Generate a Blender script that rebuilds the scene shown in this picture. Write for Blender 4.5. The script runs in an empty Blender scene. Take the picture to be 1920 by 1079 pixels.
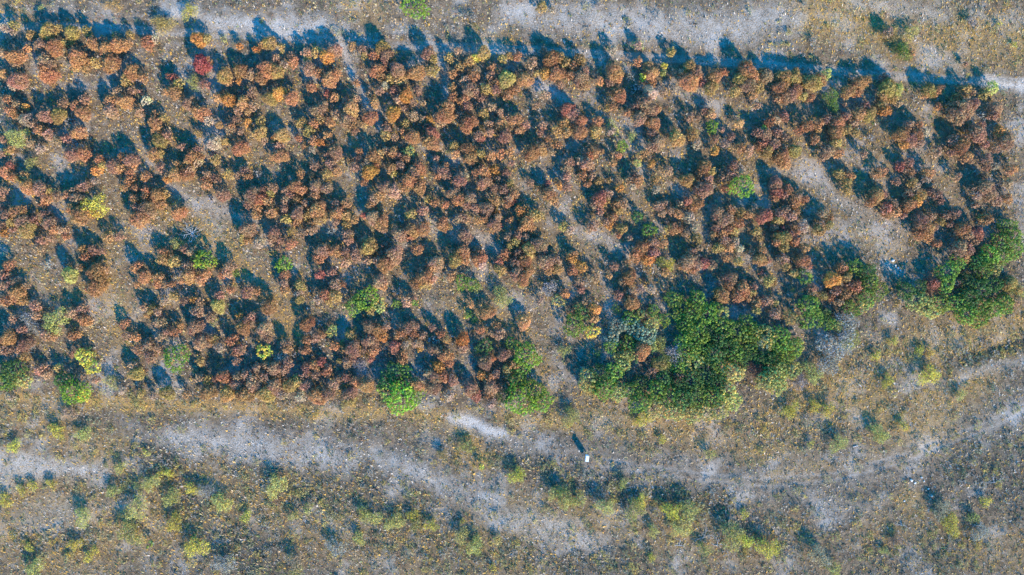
import bpy, math, random
import numpy as np
from mathutils import Vector, Matrix

# ------------------------------------------------------------------ camera, light, exposure
S = bpy.context.scene
COL = S.collection
H = 160.0                       # flying height of the drone, metres
PXM = 8.0                       # photograph pixels per metre on the ground
cam_d = bpy.data.cameras.new('camera'); cam_d.lens = 24.0; cam_d.sensor_width = 36.0
cam_d.clip_start = 1.0; cam_d.clip_end = 6000.0
cam = bpy.data.objects.new('camera', cam_d); COL.objects.link(cam)
cam.location = (0, 0, H); cam.rotation_euler = (0, 0, 0)
S.camera = cam

SUN_EL = math.radians(24.5)
SX, SY = 0.53, -0.85            # horizontal direction towards the sun
n_ = math.hypot(SX, SY); SX /= n_; SY /= n_
sun_d = bpy.data.lights.new('sun', 'SUN'); sun_d.energy = 3.3; sun_d.angle = math.radians(0.6)
sun_d.color = (1.0, 0.86, 0.68)
sun = bpy.data.objects.new('sun', sun_d); COL.objects.link(sun)
sun.rotation_euler = Vector((-SX*math.cos(SUN_EL), -SY*math.cos(SUN_EL), -math.sin(SUN_EL))).to_track_quat('-Z', 'Y').to_euler()
sun.location = (60, -90, 60)
W = bpy.data.worlds.new('World'); S.world = W; W.use_nodes = True
wn = W.node_tree.nodes; wl = W.node_tree.links
sky = wn.new('ShaderNodeTexSky'); sky.sky_type = 'NISHITA'; sky.sun_disc = False
sky.sun_elevation = SUN_EL; sky.sun_rotation = math.atan2(SX, SY)
sky.air_density = 1.6; sky.dust_density = 0.2; sky.ozone_density = 8.0
hs = wn.new('ShaderNodeHueSaturation'); hs.inputs['Saturation'].default_value = 1.38; hs.inputs['Hue'].default_value = .501   # a deep clear blue sky
wl.new(sky.outputs[0], hs.inputs['Color']); wl.new(hs.outputs[0], wn['Background'].inputs[0]); wn['Background'].inputs[1].default_value = 0.15
S.view_settings.view_transform = 'Standard'; S.view_settings.look = 'None'
S.view_settings.exposure = 1.62; S.view_settings.gamma = 1.0
S.view_settings.use_curve_mapping = False

rng = np.random.default_rng(11)
random.seed(4)

# ------------------------------------------------------------------ small tools
def vnoise(x, y, cell, seed):
    """smooth value noise in 0..1"""
    g = np.random.default_rng(seed).random((256, 256))
    u = x/cell + 1000.0; v = y/cell + 1000.0
    i = np.floor(u).astype(int); j = np.floor(v).astype(int)
    fu = u-i; fv = v-j; fu = fu*fu*(3-2*fu); fv = fv*fv*(3-2*fv)
    a = g[i % 256, j % 256]; b = g[(i+1) % 256, j % 256]
    c = g[i % 256, (j+1) % 256]; d = g[(i+1) % 256, (j+1) % 256]
    return (a*(1-fu)+b*fu)*(1-fv) + (c*(1-fu)+d*fu)*fv

def world_xy(px, py, z=0.0):
    k = (H-z)/H
    return (px-960.0)/PXM*k, (539.5-py)/PXM*k

def pix(x, y): return x*PXM+960.0, 539.5-y*PXM

def mesh(name, V, F, mat, tint=None, n=3):
    V = np.asarray(V, dtype=np.float32); F = np.asarray(F, dtype=np.int32)
    me = bpy.data.meshes.new(name)
    me.vertices.add(len(V)); me.vertices.foreach_set('co', V.ravel())
    m = len(F); me.loops.add(m*n); me.loops.foreach_set('vertex_index', F.ravel())
    me.polygons.add(m); me.polygons.foreach_set('loop_start', np.arange(0, m*n, n, dtype=np.int32))
    if tint is not None:
        a = me.attributes.new('tint', 'FLOAT_COLOR', 'POINT')
        c = np.ones((len(V), 4), dtype=np.float32); c[:, :3] = tint
        a.data.foreach_set('color', c.ravel())
    me.update(calc_edges=True)
    if mat: me.materials.append(mat)
    return me

def link(name, data, parent=None, loc=None, col=None):
    o = bpy.data.objects.new(name, data); COL.objects.link(o)
    if parent: o.parent = parent
    if loc is not None: o.location = loc
    if col is not None: o.color = (*col, 1)
    return o

def tag(o, label=None, cat=None, group=None, kind=None):
    for k, v in (('label', label), ('category', cat), ('group', group), ('kind', kind)):
        if v: o[k] = v
    return o

# ------------------------------------------------------------------ materials
def leaf_material(name, transl=0.25, rough=0.7):
    m = bpy.data.materials.new(name); m.use_nodes = True
    N = m.node_tree.nodes; L = m.node_tree.links; N.clear()
    out = N.new('ShaderNodeOutputMaterial')
    oi = N.new('ShaderNodeObjectInfo'); at = N.new('ShaderNodeAttribute'); at.attribute_name = 'tint'
    mx = N.new('ShaderNodeMix'); mx.data_type = 'RGBA'; mx.blend_type = 'MULTIPLY'; mx.inputs[0].default_value = 1
    L.new(oi.outputs['Color'], mx.inputs[6]); L.new(at.outputs['Color'], mx.inputs[7])
    tc = N.new('ShaderNodeTexCoord'); nz = N.new('ShaderNodeTexNoise'); nz.inputs['Scale'].default_value = 9
    L.new(tc.outputs['Object'], nz.inputs['Vector'])
    mr = N.new('ShaderNodeMapRange'); mr.inputs[1].default_value = .3; mr.inputs[2].default_value = .7
    mr.inputs[3].default_value = .72; mr.inputs[4].default_value = 1.25
    L.new(nz.outputs[0], mr.inputs[0])
    m2 = N.new('ShaderNodeMix'); m2.data_type = 'RGBA'; m2.blend_type = 'MULTIPLY'; m2.inputs[0].default_value = 1
    L.new(mx.outputs[2], m2.inputs[6]); L.new(mr.outputs[0], m2.inputs[7])
    b = N.new('ShaderNodeBsdfPrincipled'); b.inputs['Roughness'].default_value = rough
    b.inputs['Specular IOR Level'].default_value = 0.25
    L.new(m2.outputs[2], b.inputs['Base Color'])
    tr = N.new('ShaderNodeBsdfTranslucent'); L.new(m2.outputs[2], tr.inputs['Color'])
    ms = N.new('ShaderNodeMixShader'); ms.inputs[0].default_value = transl
    L.new(b.outputs[0], ms.inputs[1]); L.new(tr.outputs[0], ms.inputs[2]); L.new(ms.outputs[0], out.inputs[0])
    return m

def plain_material(name, c1, c2, scale=6, rough=.85, bump=.3):
    m = bpy.data.materials.new(name); m.use_nodes = True
    N = m.node_tree.nodes; L = m.node_tree.links; b = N['Principled BSDF']
    tc = N.new('ShaderNodeTexCoord'); nz = N.new('ShaderNodeTexNoise')
    nz.inputs['Scale'].default_value = scale; nz.inputs['Detail'].default_value = 6
    L.new(tc.outputs['Object'], nz.inputs['Vector'])
    r = N.new('ShaderNodeValToRGB'); r.color_ramp.elements[0].color = (*c1, 1); r.color_ramp.elements[1].color = (*c2, 1)
    r.color_ramp.elements[0].position = .35; r.color_ramp.elements[1].position = .65
    L.new(nz.outputs[0], r.inputs[0]); L.new(r.outputs[0], b.inputs['Base Color'])
    b.inputs['Roughness'].default_value = rough
    bp = N.new('ShaderNodeBump'); bp.inputs['Strength'].default_value = bump; bp.inputs['Distance'].default_value = .03
    L.new(nz.outputs[0], bp.inputs['Height']); L.new(bp.outputs[0], b.inputs['Normal'])
    return m

M_LEAF = leaf_material('dry_leaves', .25)
M_GREEN = leaf_material('evergreen_leaves', .2, .5)
M_GRASS = leaf_material('dry_grass', .2, .8)
M_BARK = plain_material('bark', (.10, .075, .055), (.22, .18, .14), 14)
M_DEAD = plain_material('weathered_wood', (.34, .33, .32), (.60, .58, .55), 10)
M_ROCK = plain_material('limestone', (.42, .40, .36), (.72, .69, .64), 5)

# ------------------------------------------------------------------ ground zones, patches of soil and grass, the dark ones with shade in the colour
def P(*a): return np.array(a, dtype=float).reshape(-1, 2)
def dline(x, y, pts):
    d = np.full(x.shape, 1e9)
    for (x0, y0), (x1, y1) in zip(pts[:-1], pts[1:]):
        dx, dy = x1-x0, y1-y0; t = np.clip(((x-x0)*dx+(y-y0)*dy)/(dx*dx+dy*dy), 0, 1)
        d = np.minimum(d, np.hypot(x-x0-t*dx, y-y0-t*dy))
    return d
TRACK_TOP = P(-120,52, 0,50, 200,54, 330,60, 560,72, 800,88, 1000,95, 1250,109, 1450,123, 1650,141, 1780,149, 1920,155, 2060,160)
TRACK_LOW = P(-120,738, 0,746, 200,756, 480,768, 600,774, 740,776, 840,780)
TRACK_RIGHT = P(1130,868, 1300,893, 1430,906, 1560,896, 1700,858, 1800,818, 1870,790, 1920,765, 2060,700)
# pale stony soil: polyline, width, strength
PALE = [(P(330,825, 420,832, 560,845, 640,862), 36, .66), (P(700,850, 790,885, 850,910, 900,945, 980,972, 1060,1000, 1130,1020), 34, .55),
        (P(850,785, 900,800, 940,815), 14, 1.05), (P(930,822, 1000,845, 1080,862, 1200,885), 30, .35), (TRACK_RIGHT, 27, .34), (TRACK_RIGHT, 70, .30),
        (P(1690,735, 1800,700, 1930,678), 18, .42), (P(0,870, 120,880, 190,890), 28, .75), (P(40,980, 120,960), 30, .4), (P(240,935, 90,1000), 22, .35),
        (P(1480,900, 1560,940, 1600,960), 45, .35), (TRACK_TOP, 9, .55), (P(640,0, 760,30, 900,80), 60, .25),
        (P(960,20, 1140,40, 1350,60, 1480,30), 42, .66), (P(320,8, 420,45, 600,60), 26, .8), (P(560,40,700,70), 20, .6), (P(100,20,260,30), 30, .35),
        (P(1600,10, 1760,20), 22, .5), (P(1850,150, 1925,165), 14, .8), (P(1740,90,1800,120), 24, .4), (P(1450,320, 1540,340, 1590,380), 20, .45), (P(1580,370,1680,430,1660,520), 26, .35),
        (P(640,0, 700,0), 20, .3), (P(630,60, 660,140, 690,200, 720,250), 9, .8), (P(800,60,830,120,840,190), 12, .6),
        (P(90,150, 170,170, 260,100), 20, .45), (P(330,130, 370,180), 12, .5), (P(770,250, 840,340, 870,380), 8, .5), (P(1010,160,1060,190), 20, .7),
        (P(1000,280, 1060,380, 1040,420), 20, .45), (P(1110,430, 1180,470), 22, .5), (P(850,430, 930,470), 20, .5), (P(330,360, 440,410), 18, .5),
        (P(1655,488, 1690,510), 10, .7), (P(1130,520, 1160,600), 12, .4), (P(1190,190,1260,300), 22, .35)]
OCHRE = [(P(200,400, 1000,350, 1700,300), 260, .38), (P(0,900, 200,1000, 420,940), 80, .6), (P(1520,20, 1680,60, 1900,80), 60, .9), (P(300,380, 420,460, 520,600), 34, .8), (P(200,480, 240,640), 34, .8), (P(60,500,150,560), 30, .6), (TRACK_LOW, 14, 1.2),
         (P(1560,720, 1750,650, 1900,610), 60, .9), (P(1480,750, 1700,770, 1830,720), 40, .8), (P(1450,900,1560,870,1700,830),18,.5), (P(1450,800, 1600,760, 1750,800), 50, .85), (P(1130,770, 1300,820, 1480,830), 38, .7), (P(950,780,1090,800), 18, .9),
         (P(0,760, 120,800, 200,860), 50, .7), (P(0,1000, 150,1050, 300,920), 60, .6), (P(860,800, 900,860), 26, .9), (P(640,740, 800,800), 24, .5),
         (P(350,930, 520,950, 700,1000, 950,1040), 70, .6), (P(1000,960, 1240,980, 1460,1020), 60, .55), (P(1700,930, 1720,960), 16, 1.0), (P(1640,1000, 1900,1040), 50, .4),
         (P(980,1030,975,1050), 14, 1.0), (P(540,560, 560,640), 20, .6), (P(650,230,690,330,740,440), 10, .8), (P(860,570,960,620,1020,700), 40, .5),
         (P(640,10,700,30), 26, .7), (P(900,60,950,80), 24, .5), (P(1480,250, 1560,420), 24, .4), (P(1600,430,1680,480), 24, .6), (P(0,20,60,40), 18, .4)]
DARK = [(P(300,880, 480,1060), 55, .8), (P(480,900, 700,960, 900,1060), 70, .7), (P(1180,930, 1330,950, 1460,1010), 36, .9), (P(960,1050, 1200,1060), 40, .7),  # denser dark growth, with bush and ditch shade put into the ground colour
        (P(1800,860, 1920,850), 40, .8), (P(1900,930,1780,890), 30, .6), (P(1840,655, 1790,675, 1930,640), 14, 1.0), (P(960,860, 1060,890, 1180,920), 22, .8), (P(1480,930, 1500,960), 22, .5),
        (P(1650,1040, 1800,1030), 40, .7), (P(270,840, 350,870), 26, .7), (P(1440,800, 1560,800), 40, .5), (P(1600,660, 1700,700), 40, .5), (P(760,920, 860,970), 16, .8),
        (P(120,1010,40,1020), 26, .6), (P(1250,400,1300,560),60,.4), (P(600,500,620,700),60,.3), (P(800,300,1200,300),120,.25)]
def zone(defs, x, y):
    px, py = x*PXM+960.0, 539.5-y*PXM
    wx = (vnoise(x, y, 5, 91)-.5)*30 + (vnoise(x, y, 1.6, 92)-.5)*14; wy = (vnoise(x, y, 5, 93)-.5)*24 + (vnoise(x, y, 1.6, 94)-.5)*12
    s = np.zeros(x.shape)
    for pts, w, k in defs:
        j = .25 if w < 15 else 1.0
        s = np.maximum(s, k*np.exp(-(dline(px+wx*j, py+wy*j, pts)/w)**2))
    u, w = x*SX+y*SY, -x*SY+y*SX
    return s*(.48+.42*vnoise(u*.28, w, .55, 95)+.38*vnoise(x, y, 2.4, 96))
def rut(x, y):
    px, py = x*PXM+960.0, 539.5-y*PXM
    r = np.zeros(x.shape)
    for t, g in ((TRACK_TOP, 6.2), (TRACK_RIGHT, 6.8), (TRACK_LOW, 4.5)):
        d = dline(px, py, t); r = np.maximum(r, np.exp(-((d-g)/2.6)**2))
    return r
def height(x, y):
    h = 1.1*(vnoise(x, y, 28, 1)-.5) + .45*(vnoise(x, y, 9, 2)-.5) + .16*(vnoise(x, y, 2.7, 3)-.5)
    px, py = x*PXM+960.0, 539.5-y*PXM
    h = h - .38*np.exp(-(dline(px, py, P(1780,682, 1850,660, 1960,628))/15)**2)      # washed-out ditch by the right edge
    return h - .07*rut(x, y)

# ground: one sheet, fine under the camera, stretching to the horizon
def axis(lo, hi, step):
    mid = np.arange(lo, hi+step/2, step)
    far = np.array([8, 20, 45, 100, 220, 500, 1100, 2400])
    return np.concatenate([lo-far[::-1], mid, hi+far])
gx = axis(-136, 136, .5); gy = axis(-84, 84, .5)
GX, GY = np.meshgrid(gx, gy); fx, fy = GX.ravel(), GY.ravel()
FAR = np.clip((np.maximum(np.abs(fx)-136, np.abs(fy)-84))/200, 0, 1)
GZ = height(fx, fy)*(1-FAR) + rng.normal(0, .018, fx.shape)*(FAR == 0)
V = np.stack([fx, fy, GZ], 1); nx, ny = len(gx), len(gy)
i, j = np.meshgrid(np.arange(nx-1), np.arange(ny-1)); a = (j*nx+i).ravel()
F = np.stack([a, a+1, a+nx+1, a+nx], 1)
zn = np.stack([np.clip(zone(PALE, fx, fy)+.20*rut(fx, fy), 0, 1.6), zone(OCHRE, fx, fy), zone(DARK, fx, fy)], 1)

def ground_material():
    m = bpy.data.materials.new('dry_ground'); m.use_nodes = True
    N = m.node_tree.nodes; L = m.node_tree.links; b = N['Principled BSDF']
    at = N.new('ShaderNodeAttribute'); at.attribute_name = 'tint'
    sp = N.new('ShaderNodeSeparateColor'); L.new(at.outputs['Color'], sp.inputs[0])
    tc = N.new('ShaderNodeTexCoord')
    def noise(s, d=5, r=.6):
        n = N.new('ShaderNodeTexNoise'); n.inputs['Scale'].default_value = s; n.inputs['Detail'].default_value = d
        n.inputs['Roughness'].default_value = r; L.new(tc.outputs['Object'], n.inputs['Vector']); return n.outputs[0]
    def math_(op, x, y):
        n = N.new('ShaderNodeMath'); n.operation = op
        for k, v in enumerate((x, y)):
            if isinstance(v, (int, float)): n.inputs[k].default_value = v
            else: L.new(v, n.inputs[k])
        return n.outputs[0]
    def mix(f, x, y):
        n = N.new('ShaderNodeMix'); n.data_type = 'RGBA'
        L.new(f, n.inputs[0])
        for k, v in ((6, x), (7, y)):
            if isinstance(v, tuple): n.inputs[k].default_value = (*v, 1)
            else: L.new(v, n.inputs[k])
        return n.outputs[2]
    def ramp(x, p0, p1):
        n = N.new('ShaderNodeMapRange'); n.inputs[1].default_value = p0; n.inputs[2].default_value = p1
        L.new(x, n.inputs[0]); return n.outputs[0]
    fine = noise(3.2, 6, .75); mid = noise(.7, 4); big = noise(.12, 4); grit = noise(11, 4, .8)
    base = mix(ramp(mid, .4, .6), (.12, .09, .058), (.27, .195, .125))
    base = mix(ramp(fine, .48, .62), base, (.06, .055, .05))
    base = mix(ramp(math_('ADD', big, math_('MULTIPLY', grit, .5)), .78, .9), base, (.36, .315, .265))
    och = math_('MULTIPLY', sp.outputs[1], ramp(fine, .40, .60))
    base = mix(och, base, (.52, .30, .085))
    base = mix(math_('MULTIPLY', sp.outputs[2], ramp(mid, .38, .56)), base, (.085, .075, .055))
    pal = math_('MULTIPLY', sp.outputs[0], ramp(math_('ADD', math_('MULTIPLY', fine, .6), math_('MULTIPLY', grit, .4)), .40, .55))
    base = mix(ramp(pal, .12, .8), base, (.56, .50, .43))
    L.new(base, b.inputs['Base Color']); b.inputs['Roughness'].default_value = .95; b.inputs['Specular IOR Level'].default_value = .1
    bp = N.new('ShaderNodeBump'); bp.inputs['Strength'].default_value = 1.0; bp.inputs['Distance'].default_value = .22
    L.new(math_('ADD', fine, math_('MULTIPLY', grit, .5)), bp.inputs['Height']); L.new(bp.outputs[0], b.inputs['Normal'])
    return m
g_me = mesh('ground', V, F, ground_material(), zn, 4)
g_me.polygons.foreach_set('use_smooth', np.ones(len(F), dtype=bool))
tag(link('ground', g_me), kind='structure')
# crowns seen in the survey, tile by tile: x y radius colour (tile scale 4.497 to the photograph)
TILES = {
(0,0): "115 215 50 y,20 230 40 t,100 265 35 t,260 295 50 y,395 260 70 y,500 235 40 y,600 280 65 y,730 265 50 y,1095 290 42 y,330 385 60 w,450 400 72 o,560 360 45 y,230 410 40 o,30 440 50 w,110 480 70 o,190 470 50 o,130 550 45 w,380 530 80 w,400 620 85 o,430 680 50 o,650 490 80 o,620 570 40 o,720 570 50 o,790 525 45 y,790 370 60 o,880 350 50 w,900 420 70 o,990 380 70 o,1065 375 55 o,930 530 80 o,1240 360 60 o,1300 330 40 t,1110 610 65 o,1060 680 55 y,1130 680 40 s,1210 655 50 o,15 620 45 o,140 680 75 w,90 720 40 t,60 840 55 o,140 880 45 w,215 900 32 a,90 940 55 o,130 970 40 o,1000 770 50 w,1110 770 35 w,1185 775 30 w,1060 860 65 o,920 850 55 o,1230 850 48 t,530 870 45 w,640 890 55 o,710 840 50 w,690 950 65 o,490 975 65 y,380 980 60 w,220 1010 60 t,300 1050 50 w,600 1020 55 s,930 940 60 w,1180 950 50 w,1300 960 40 o,1310 1040 60 o,1380 1000 40 y,1425 650 34 r,1415 775 42 o",
(1,0): "230 330 65 a,310 330 50 y,260 540 78 c,310 510 45 o,290 580 45 o,580 390 32 a,830 360 60 y,725 425 42 a,770 375 35 o,930 395 40 y,880 490 45 w,1030 520 55 o,1020 465 35 w,450 640 65 y,480 690 45 o,585 590 65 o,570 685 30 a,680 620 55 w,810 580 75 o,760 650 60 o,880 600 65 y,955 540 35 t,1140 450 50 w,1225 435 50 y,1150 495 40 y,1310 480 60 a,1380 420 60 w,1165 575 60 w,1235 610 55 o,1180 735 52 o,1340 665 72 o,1400 620 50 o,30 655 40 r,70 705 50 y,190 700 0 l,290 710 48 w,30 780 60 o,155 870 60 w,250 950 72 o,320 1020 48 t,400 820 50 o,480 840 60 a,450 790 40 o,605 870 60 o,690 890 55 w,570 930 48 w,650 940 45 o,680 780 55 w,590 780 35 s,900 780 60 a,830 830 62 y,1020 825 60 o,1320 790 40 r,1380 820 48 o,1240 930 65 w,1290 880 40 w,645 1030 42 a,750 1020 48 y,550 1010 40 w,410 1055 40 o,1100 1030 55 y,1200 1040 48 o,1260 1000 50 o,1340 1030 48 o,1400 970 50 w,510 1070 50 o",
(2,0): "90 385 42 o,180 420 55 w,195 470 40 y,340 400 65 y,270 470 55 o,380 470 65 w,430 500 38 y,300 590 65 o,330 640 50 o,470 590 68 w,410 660 50 y,480 670 50 o,730 450 60 w,765 590 58 y,770 500 48 y,630 610 72 o,560 630 35 o,130 700 34 o,230 795 32 w,320 770 40 w,370 720 40 t,130 830 38 w,40 850 40 r,80 920 70 o,280 870 48 o,440 760 48 w,540 810 62 a,480 840 48 w,650 760 45 w,600 870 40 w,690 870 26 w,530 910 38 w,435 955 65 a,540 1045 48 y,610 980 50 w,740 1005 36 a,870 970 80 o,900 900 60 o,940 620 50 o,1000 570 48 o,910 490 48 y,990 430 42 w,1080 520 55 y,1140 490 46 b,1200 450 60 y,1270 570 48 o,1360 500 48 y,1410 470 40 y,1390 670 75 y,1260 640 48 w,1120 640 55 o,1040 680 55 w,1010 640 38 w,930 740 44 o,1080 760 60 w,1130 780 50 w,1215 750 52 y,1310 760 50 w,1320 700 45 o,1400 800 55 o,940 820 52 o,1030 850 55 o,1180 830 42 w,1060 900 55 w,1200 960 52 y,1270 900 45 w,1340 950 42 w,1410 990 45 w,240 990 65 o,190 1050 40 o,50 1010 65 w,90 1060 50 o,370 1060 40 w,720 1070 35 w,1070 1040 75 o,1000 980 48 w,1240 1050 45 w,1340 1050 52 o,680 1000 35 w,840 1030 50 w",
(3,0): "250 60 55 y,345 85 30 t,45 480 45 o,165 530 58 w,330 500 72 o,400 480 58 y,460 530 52 y,570 500 58 y,520 560 48 o,270 430 40 w,110 670 65 o,210 620 38 y,280 620 55 a,370 620 60 o,430 620 42 o,10 660 35 y,25 760 45 o,580 660 70 w,610 600 48 w,610 720 55 o,740 685 42 o,500 640 50 o,410 720 36 w,280 800 48 w,200 890 38 w,850 420 48 t,860 610 78 o,840 690 55 w,895 660 48 o,1060 520 48 o,1150 560 55 y,1180 620 60 o,1110 645 34 b,1290 550 30 b,1280 610 30 l,1000 650 45 s,1190 700 40 o,1345 435 46 y,1065 380 42 t,910 800 62 o,870 770 40 o,850 905 48 o,800 920 30 y,1050 740 50 s,1170 780 60 t,1275 780 40 w,1120 880 78 w,1050 900 48 w,1170 940 65 w,980 955 42 o,1080 1000 62 w,1220 920 45 o,1190 1040 60 o,1370 740 48 t,470 920 62 r,520 970 65 w,570 1020 60 o,720 1020 55 o,430 1050 55 y,40 1010 65 o,110 1060 48 w,260 1060 45 w,830 845 38 w,1430 600 26 t",
(4,0): "70 560 60 y,110 610 65 w,60 690 80 o,140 650 45 o,340 610 46 o,270 650 65 o,240 740 62 y,170 700 40 w,540 590 78 o,500 670 65 y,600 650 55 o,560 720 70 w,450 770 52 y,640 740 55 y,590 800 50 o,710 640 62 w,660 600 30 y,860 650 68 y,940 660 70 y,840 740 70 o,900 800 72 w,960 600 38 o,820 840 48 o,1020 810 42 y,960 760 60 o,1110 700 72 y,1050 680 55 y,1160 670 60 o,1215 625 55 l,1090 820 40 o,625 890 38 w,860 980 52 w,800 1010 42 w,740 1030 55 o,480 1040 46 o,240 960 55 o,190 930 40 w,60 990 46 w,130 990 36 w,1375 880 28 w,1220 1000 55 w,1150 1040 50 o,1310 1030 60 o,1400 770 62 o,1050 1060 60 o,1390 980 52 w",
(5,0): "60 700 65 o,120 670 50 o,40 780 50 o,260 660 48 w,300 740 78 y,370 760 60 l,260 800 50 o,350 820 55 y,390 870 36 w,650 760 62 y,610 800 40 o,700 770 50 o,740 740 36 w,720 900 40 o,960 750 50 y,1020 775 32 w,1180 740 58 l,1110 800 48 y,870 830 55 y,920 900 78 w,1000 880 65 w,880 970 78 w,960 950 65 w,830 900 45 w,1210 920 62 w,1180 980 50 w,1095 980 45 s,1080 1060 46 w,110 900 55 w,60 960 60 o,140 960 62 y,280 930 58 a,240 880 42 y,480 1060 55 w,550 1060 50 o,20 1030 48 w,300 270 52 t,500 445 34 o,950 540 24 w",
(0,1): "340 20 55 o,420 60 55 w,560 90 50 w,660 40 60 o,500 110 50 w,640 140 55 s,600 230 60 w,700 215 60 o,280 130 50 w,340 180 50 t,20 100 40 w,90 185 36 o,10 220 40 w,85 310 38 r,30 370 58 o,210 400 46 o,110 420 40 o,845 265 48 o,870 320 40 y,820 365 55 a,1040 240 48 o,1110 270 62 w,1140 320 40 o,950 320 62 w,1020 340 55 o,1100 380 42 o,760 470 40 w,1310 30 50 o,1340 110 65 y,1410 60 50 w,1300 220 60 o,1350 220 45 y,1350 340 46 w,1230 410 52 o,1420 440 42 a,1095 445 46 o,1060 505 40 o,1145 510 38 o,1235 525 44 o,230 500 60 o,330 510 60 w,415 540 40 y,480 570 42 w,390 600 55 o,360 650 38 o,30 540 48 w,10 600 36 w,570 570 55 o,640 530 46 w,710 500 55 w,650 600 60 w,620 680 62 o,690 740 75 o,640 770 40 y,780 720 55 a,810 450 40 t,10 670 38 w,1140 600 55 o,1230 590 50 o,1330 570 65 o,1400 560 45 y,1150 680 55 w,1240 680 70 w,1170 770 80 o,1270 720 55 w,1360 650 46 o,150 710 70 o,60 740 50 w,100 800 45 y,200 790 70 w,230 860 70 y,290 780 48 w,40 890 48 a,20 830 48 w,390 730 48 w,420 800 62 w,460 860 50 o,350 950 48 w,430 930 40 w,540 860 48 w,570 920 40 o,330 1030 50 w,920 930 52 o,1010 920 46 w,710 1020 48 y,800 1030 55 w,860 1040 40 w,1390 1050 55 o,720 1060 40 o,120 860 30 w",
(1,1): "240 50 36 y,500 20 50 w,590 30 42 w,740 40 60 y,780 100 40 w,360 130 60 t,465 115 36 y,580 165 70 o,380 270 50 y,360 230 36 w,100 160 48 w,220 190 46 w,190 240 70 o,150 290 55 o,230 290 50 w,60 310 45 o,40 390 60 o,130 390 62 o,160 360 50 w,310 390 48 w,380 430 46 w,300 480 55 o,290 440 42 o,490 390 46 y,540 400 40 s,620 360 52 w,640 410 48 o,570 400 40 w,730 385 40 s,430 560 62 w,340 600 35 s,920 60 68 o,880 90 45 a,960 80 45 y,900 150 50 w,920 230 62 o,860 240 45 o,1070 85 40 o,1115 155 22 o,1200 110 48 o,1260 120 42 a,1160 20 55 y,1320 60 45 o,1190 180 38 t,1390 200 62 w,1310 230 40 w,1350 300 55 w,1210 320 46 w,1190 395 26 o,1090 380 46 o,1310 390 48 y,1400 370 46 o,1050 490 60 o,1100 520 55 o,1010 560 46 w,1060 600 42 o,970 530 45 w,1220 490 60 w,1310 510 55 w,1210 570 48 o,1140 630 42 w,860 500 50 w,780 520 42 w,840 550 42 y,680 570 75 w,740 600 60 o,660 640 55 w,720 670 55 o,810 620 50 o,840 720 55 o,720 740 46 o,960 610 48 w,960 680 46 w,970 770 50 y,1070 720 60 w,1060 790 46 o,1010 870 42 y,1150 740 45 y,1230 700 65 o,1280 650 42 o,1260 780 52 y,1390 640 48 w,1410 720 60 o,1400 790 46 w,1110 890 46 w,1190 860 50 w,1180 820 35 o,650 860 72 w,620 930 48 y,650 950 46 o,870 900 62 w,850 950 48 w,930 950 46 w,1010 980 55 o,910 1010 38 w,740 970 55 t,70 720 62 o,100 690 32 a,120 1020 46 w,180 1050 45 w,1270 1040 60 w,1310 1010 40 o,190 880 0 s,1390 1040 60 o,1350 880 44 s",
(2,1): "110 30 40 w,370 60 55 y,380 20 45 w,450 80 38 w,600 75 62 o,520 25 40 o,760 50 65 r,760 120 70 o,710 90 46 o,820 150 42 t,150 200 42 o,150 260 42 w,80 270 32 o,110 330 55 w,190 460 40 o,240 370 68 a,290 320 40 o,270 240 60 o,330 220 46 o,440 210 55 o,380 190 42 w,480 240 40 w,550 260 46 o,570 190 0 l,420 340 50 o,500 320 50 w,440 385 32 y,610 380 65 w,580 440 72 o,650 340 60 o,660 500 60 o,540 500 50 o,380 510 65 w,330 570 50 o,440 540 60 w,270 600 55 w,240 660 55 o,270 760 65 w,330 800 65 o,350 850 45 w,200 740 38 r,360 740 38 o,40 640 52 o,40 740 55 y,110 770 46 o,40 820 42 y,10 700 45 o,50 900 55 w,60 950 46 w,210 940 55 w,230 1000 75 y,200 1020 55 w,360 990 38 w,440 1060 72 w,340 1070 40 w,640 1025 58 o,590 870 60 o,540 880 45 w,580 920 46 o,490 900 62 w,690 850 60 o,500 760 48 s,590 730 52 y,690 700 52 w,730 600 38 y,790 630 46 o,880 650 38 o,850 810 60 o,900 830 40 y,860 370 62 w,880 320 40 o,820 400 42 o,800 260 34 w,950 150 52 y,960 220 46 o,1060 180 60 o,1090 260 65 o,920 410 46 w,990 450 62 w,940 460 40 o,1050 400 30 t,1180 380 75 o,1160 350 46 o,1200 460 60 w,1180 490 45 o,1290 350 48 a,1180 220 46 y,1260 240 50 o,1340 220 48 o,1160 70 50 w,1180 90 38 r,1250 40 45 w,1060 10 48 o,1380 70 60 w,1420 200 45 o,1320 430 25 w,1290 510 40 w,1370 520 52 w,1420 470 42 y,950 550 62 w,1000 600 65 o,1080 600 60 w,1060 650 50 w,980 620 45 a,1130 680 46 w,1220 680 60 w,1290 620 48 o,1230 760 52 o,1160 780 46 o,1310 760 48 w,1320 715 26 a,1290 810 60 w,1340 830 26 r,1270 860 38 o,990 770 55 w,1050 770 42 w,1040 900 60 w,1060 950 45 w,1410 920 45 w,1420 1000 38 y,1420 780 32 o,1030 1040 60 o,950 1060 50 w,1170 1060 52 o,1380 1055 48 o,30 1050 50 w,110 1060 45 w,1390 380 40 w,1430 300 34 w,1420 590 52 w,1400 640 42 o",
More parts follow.
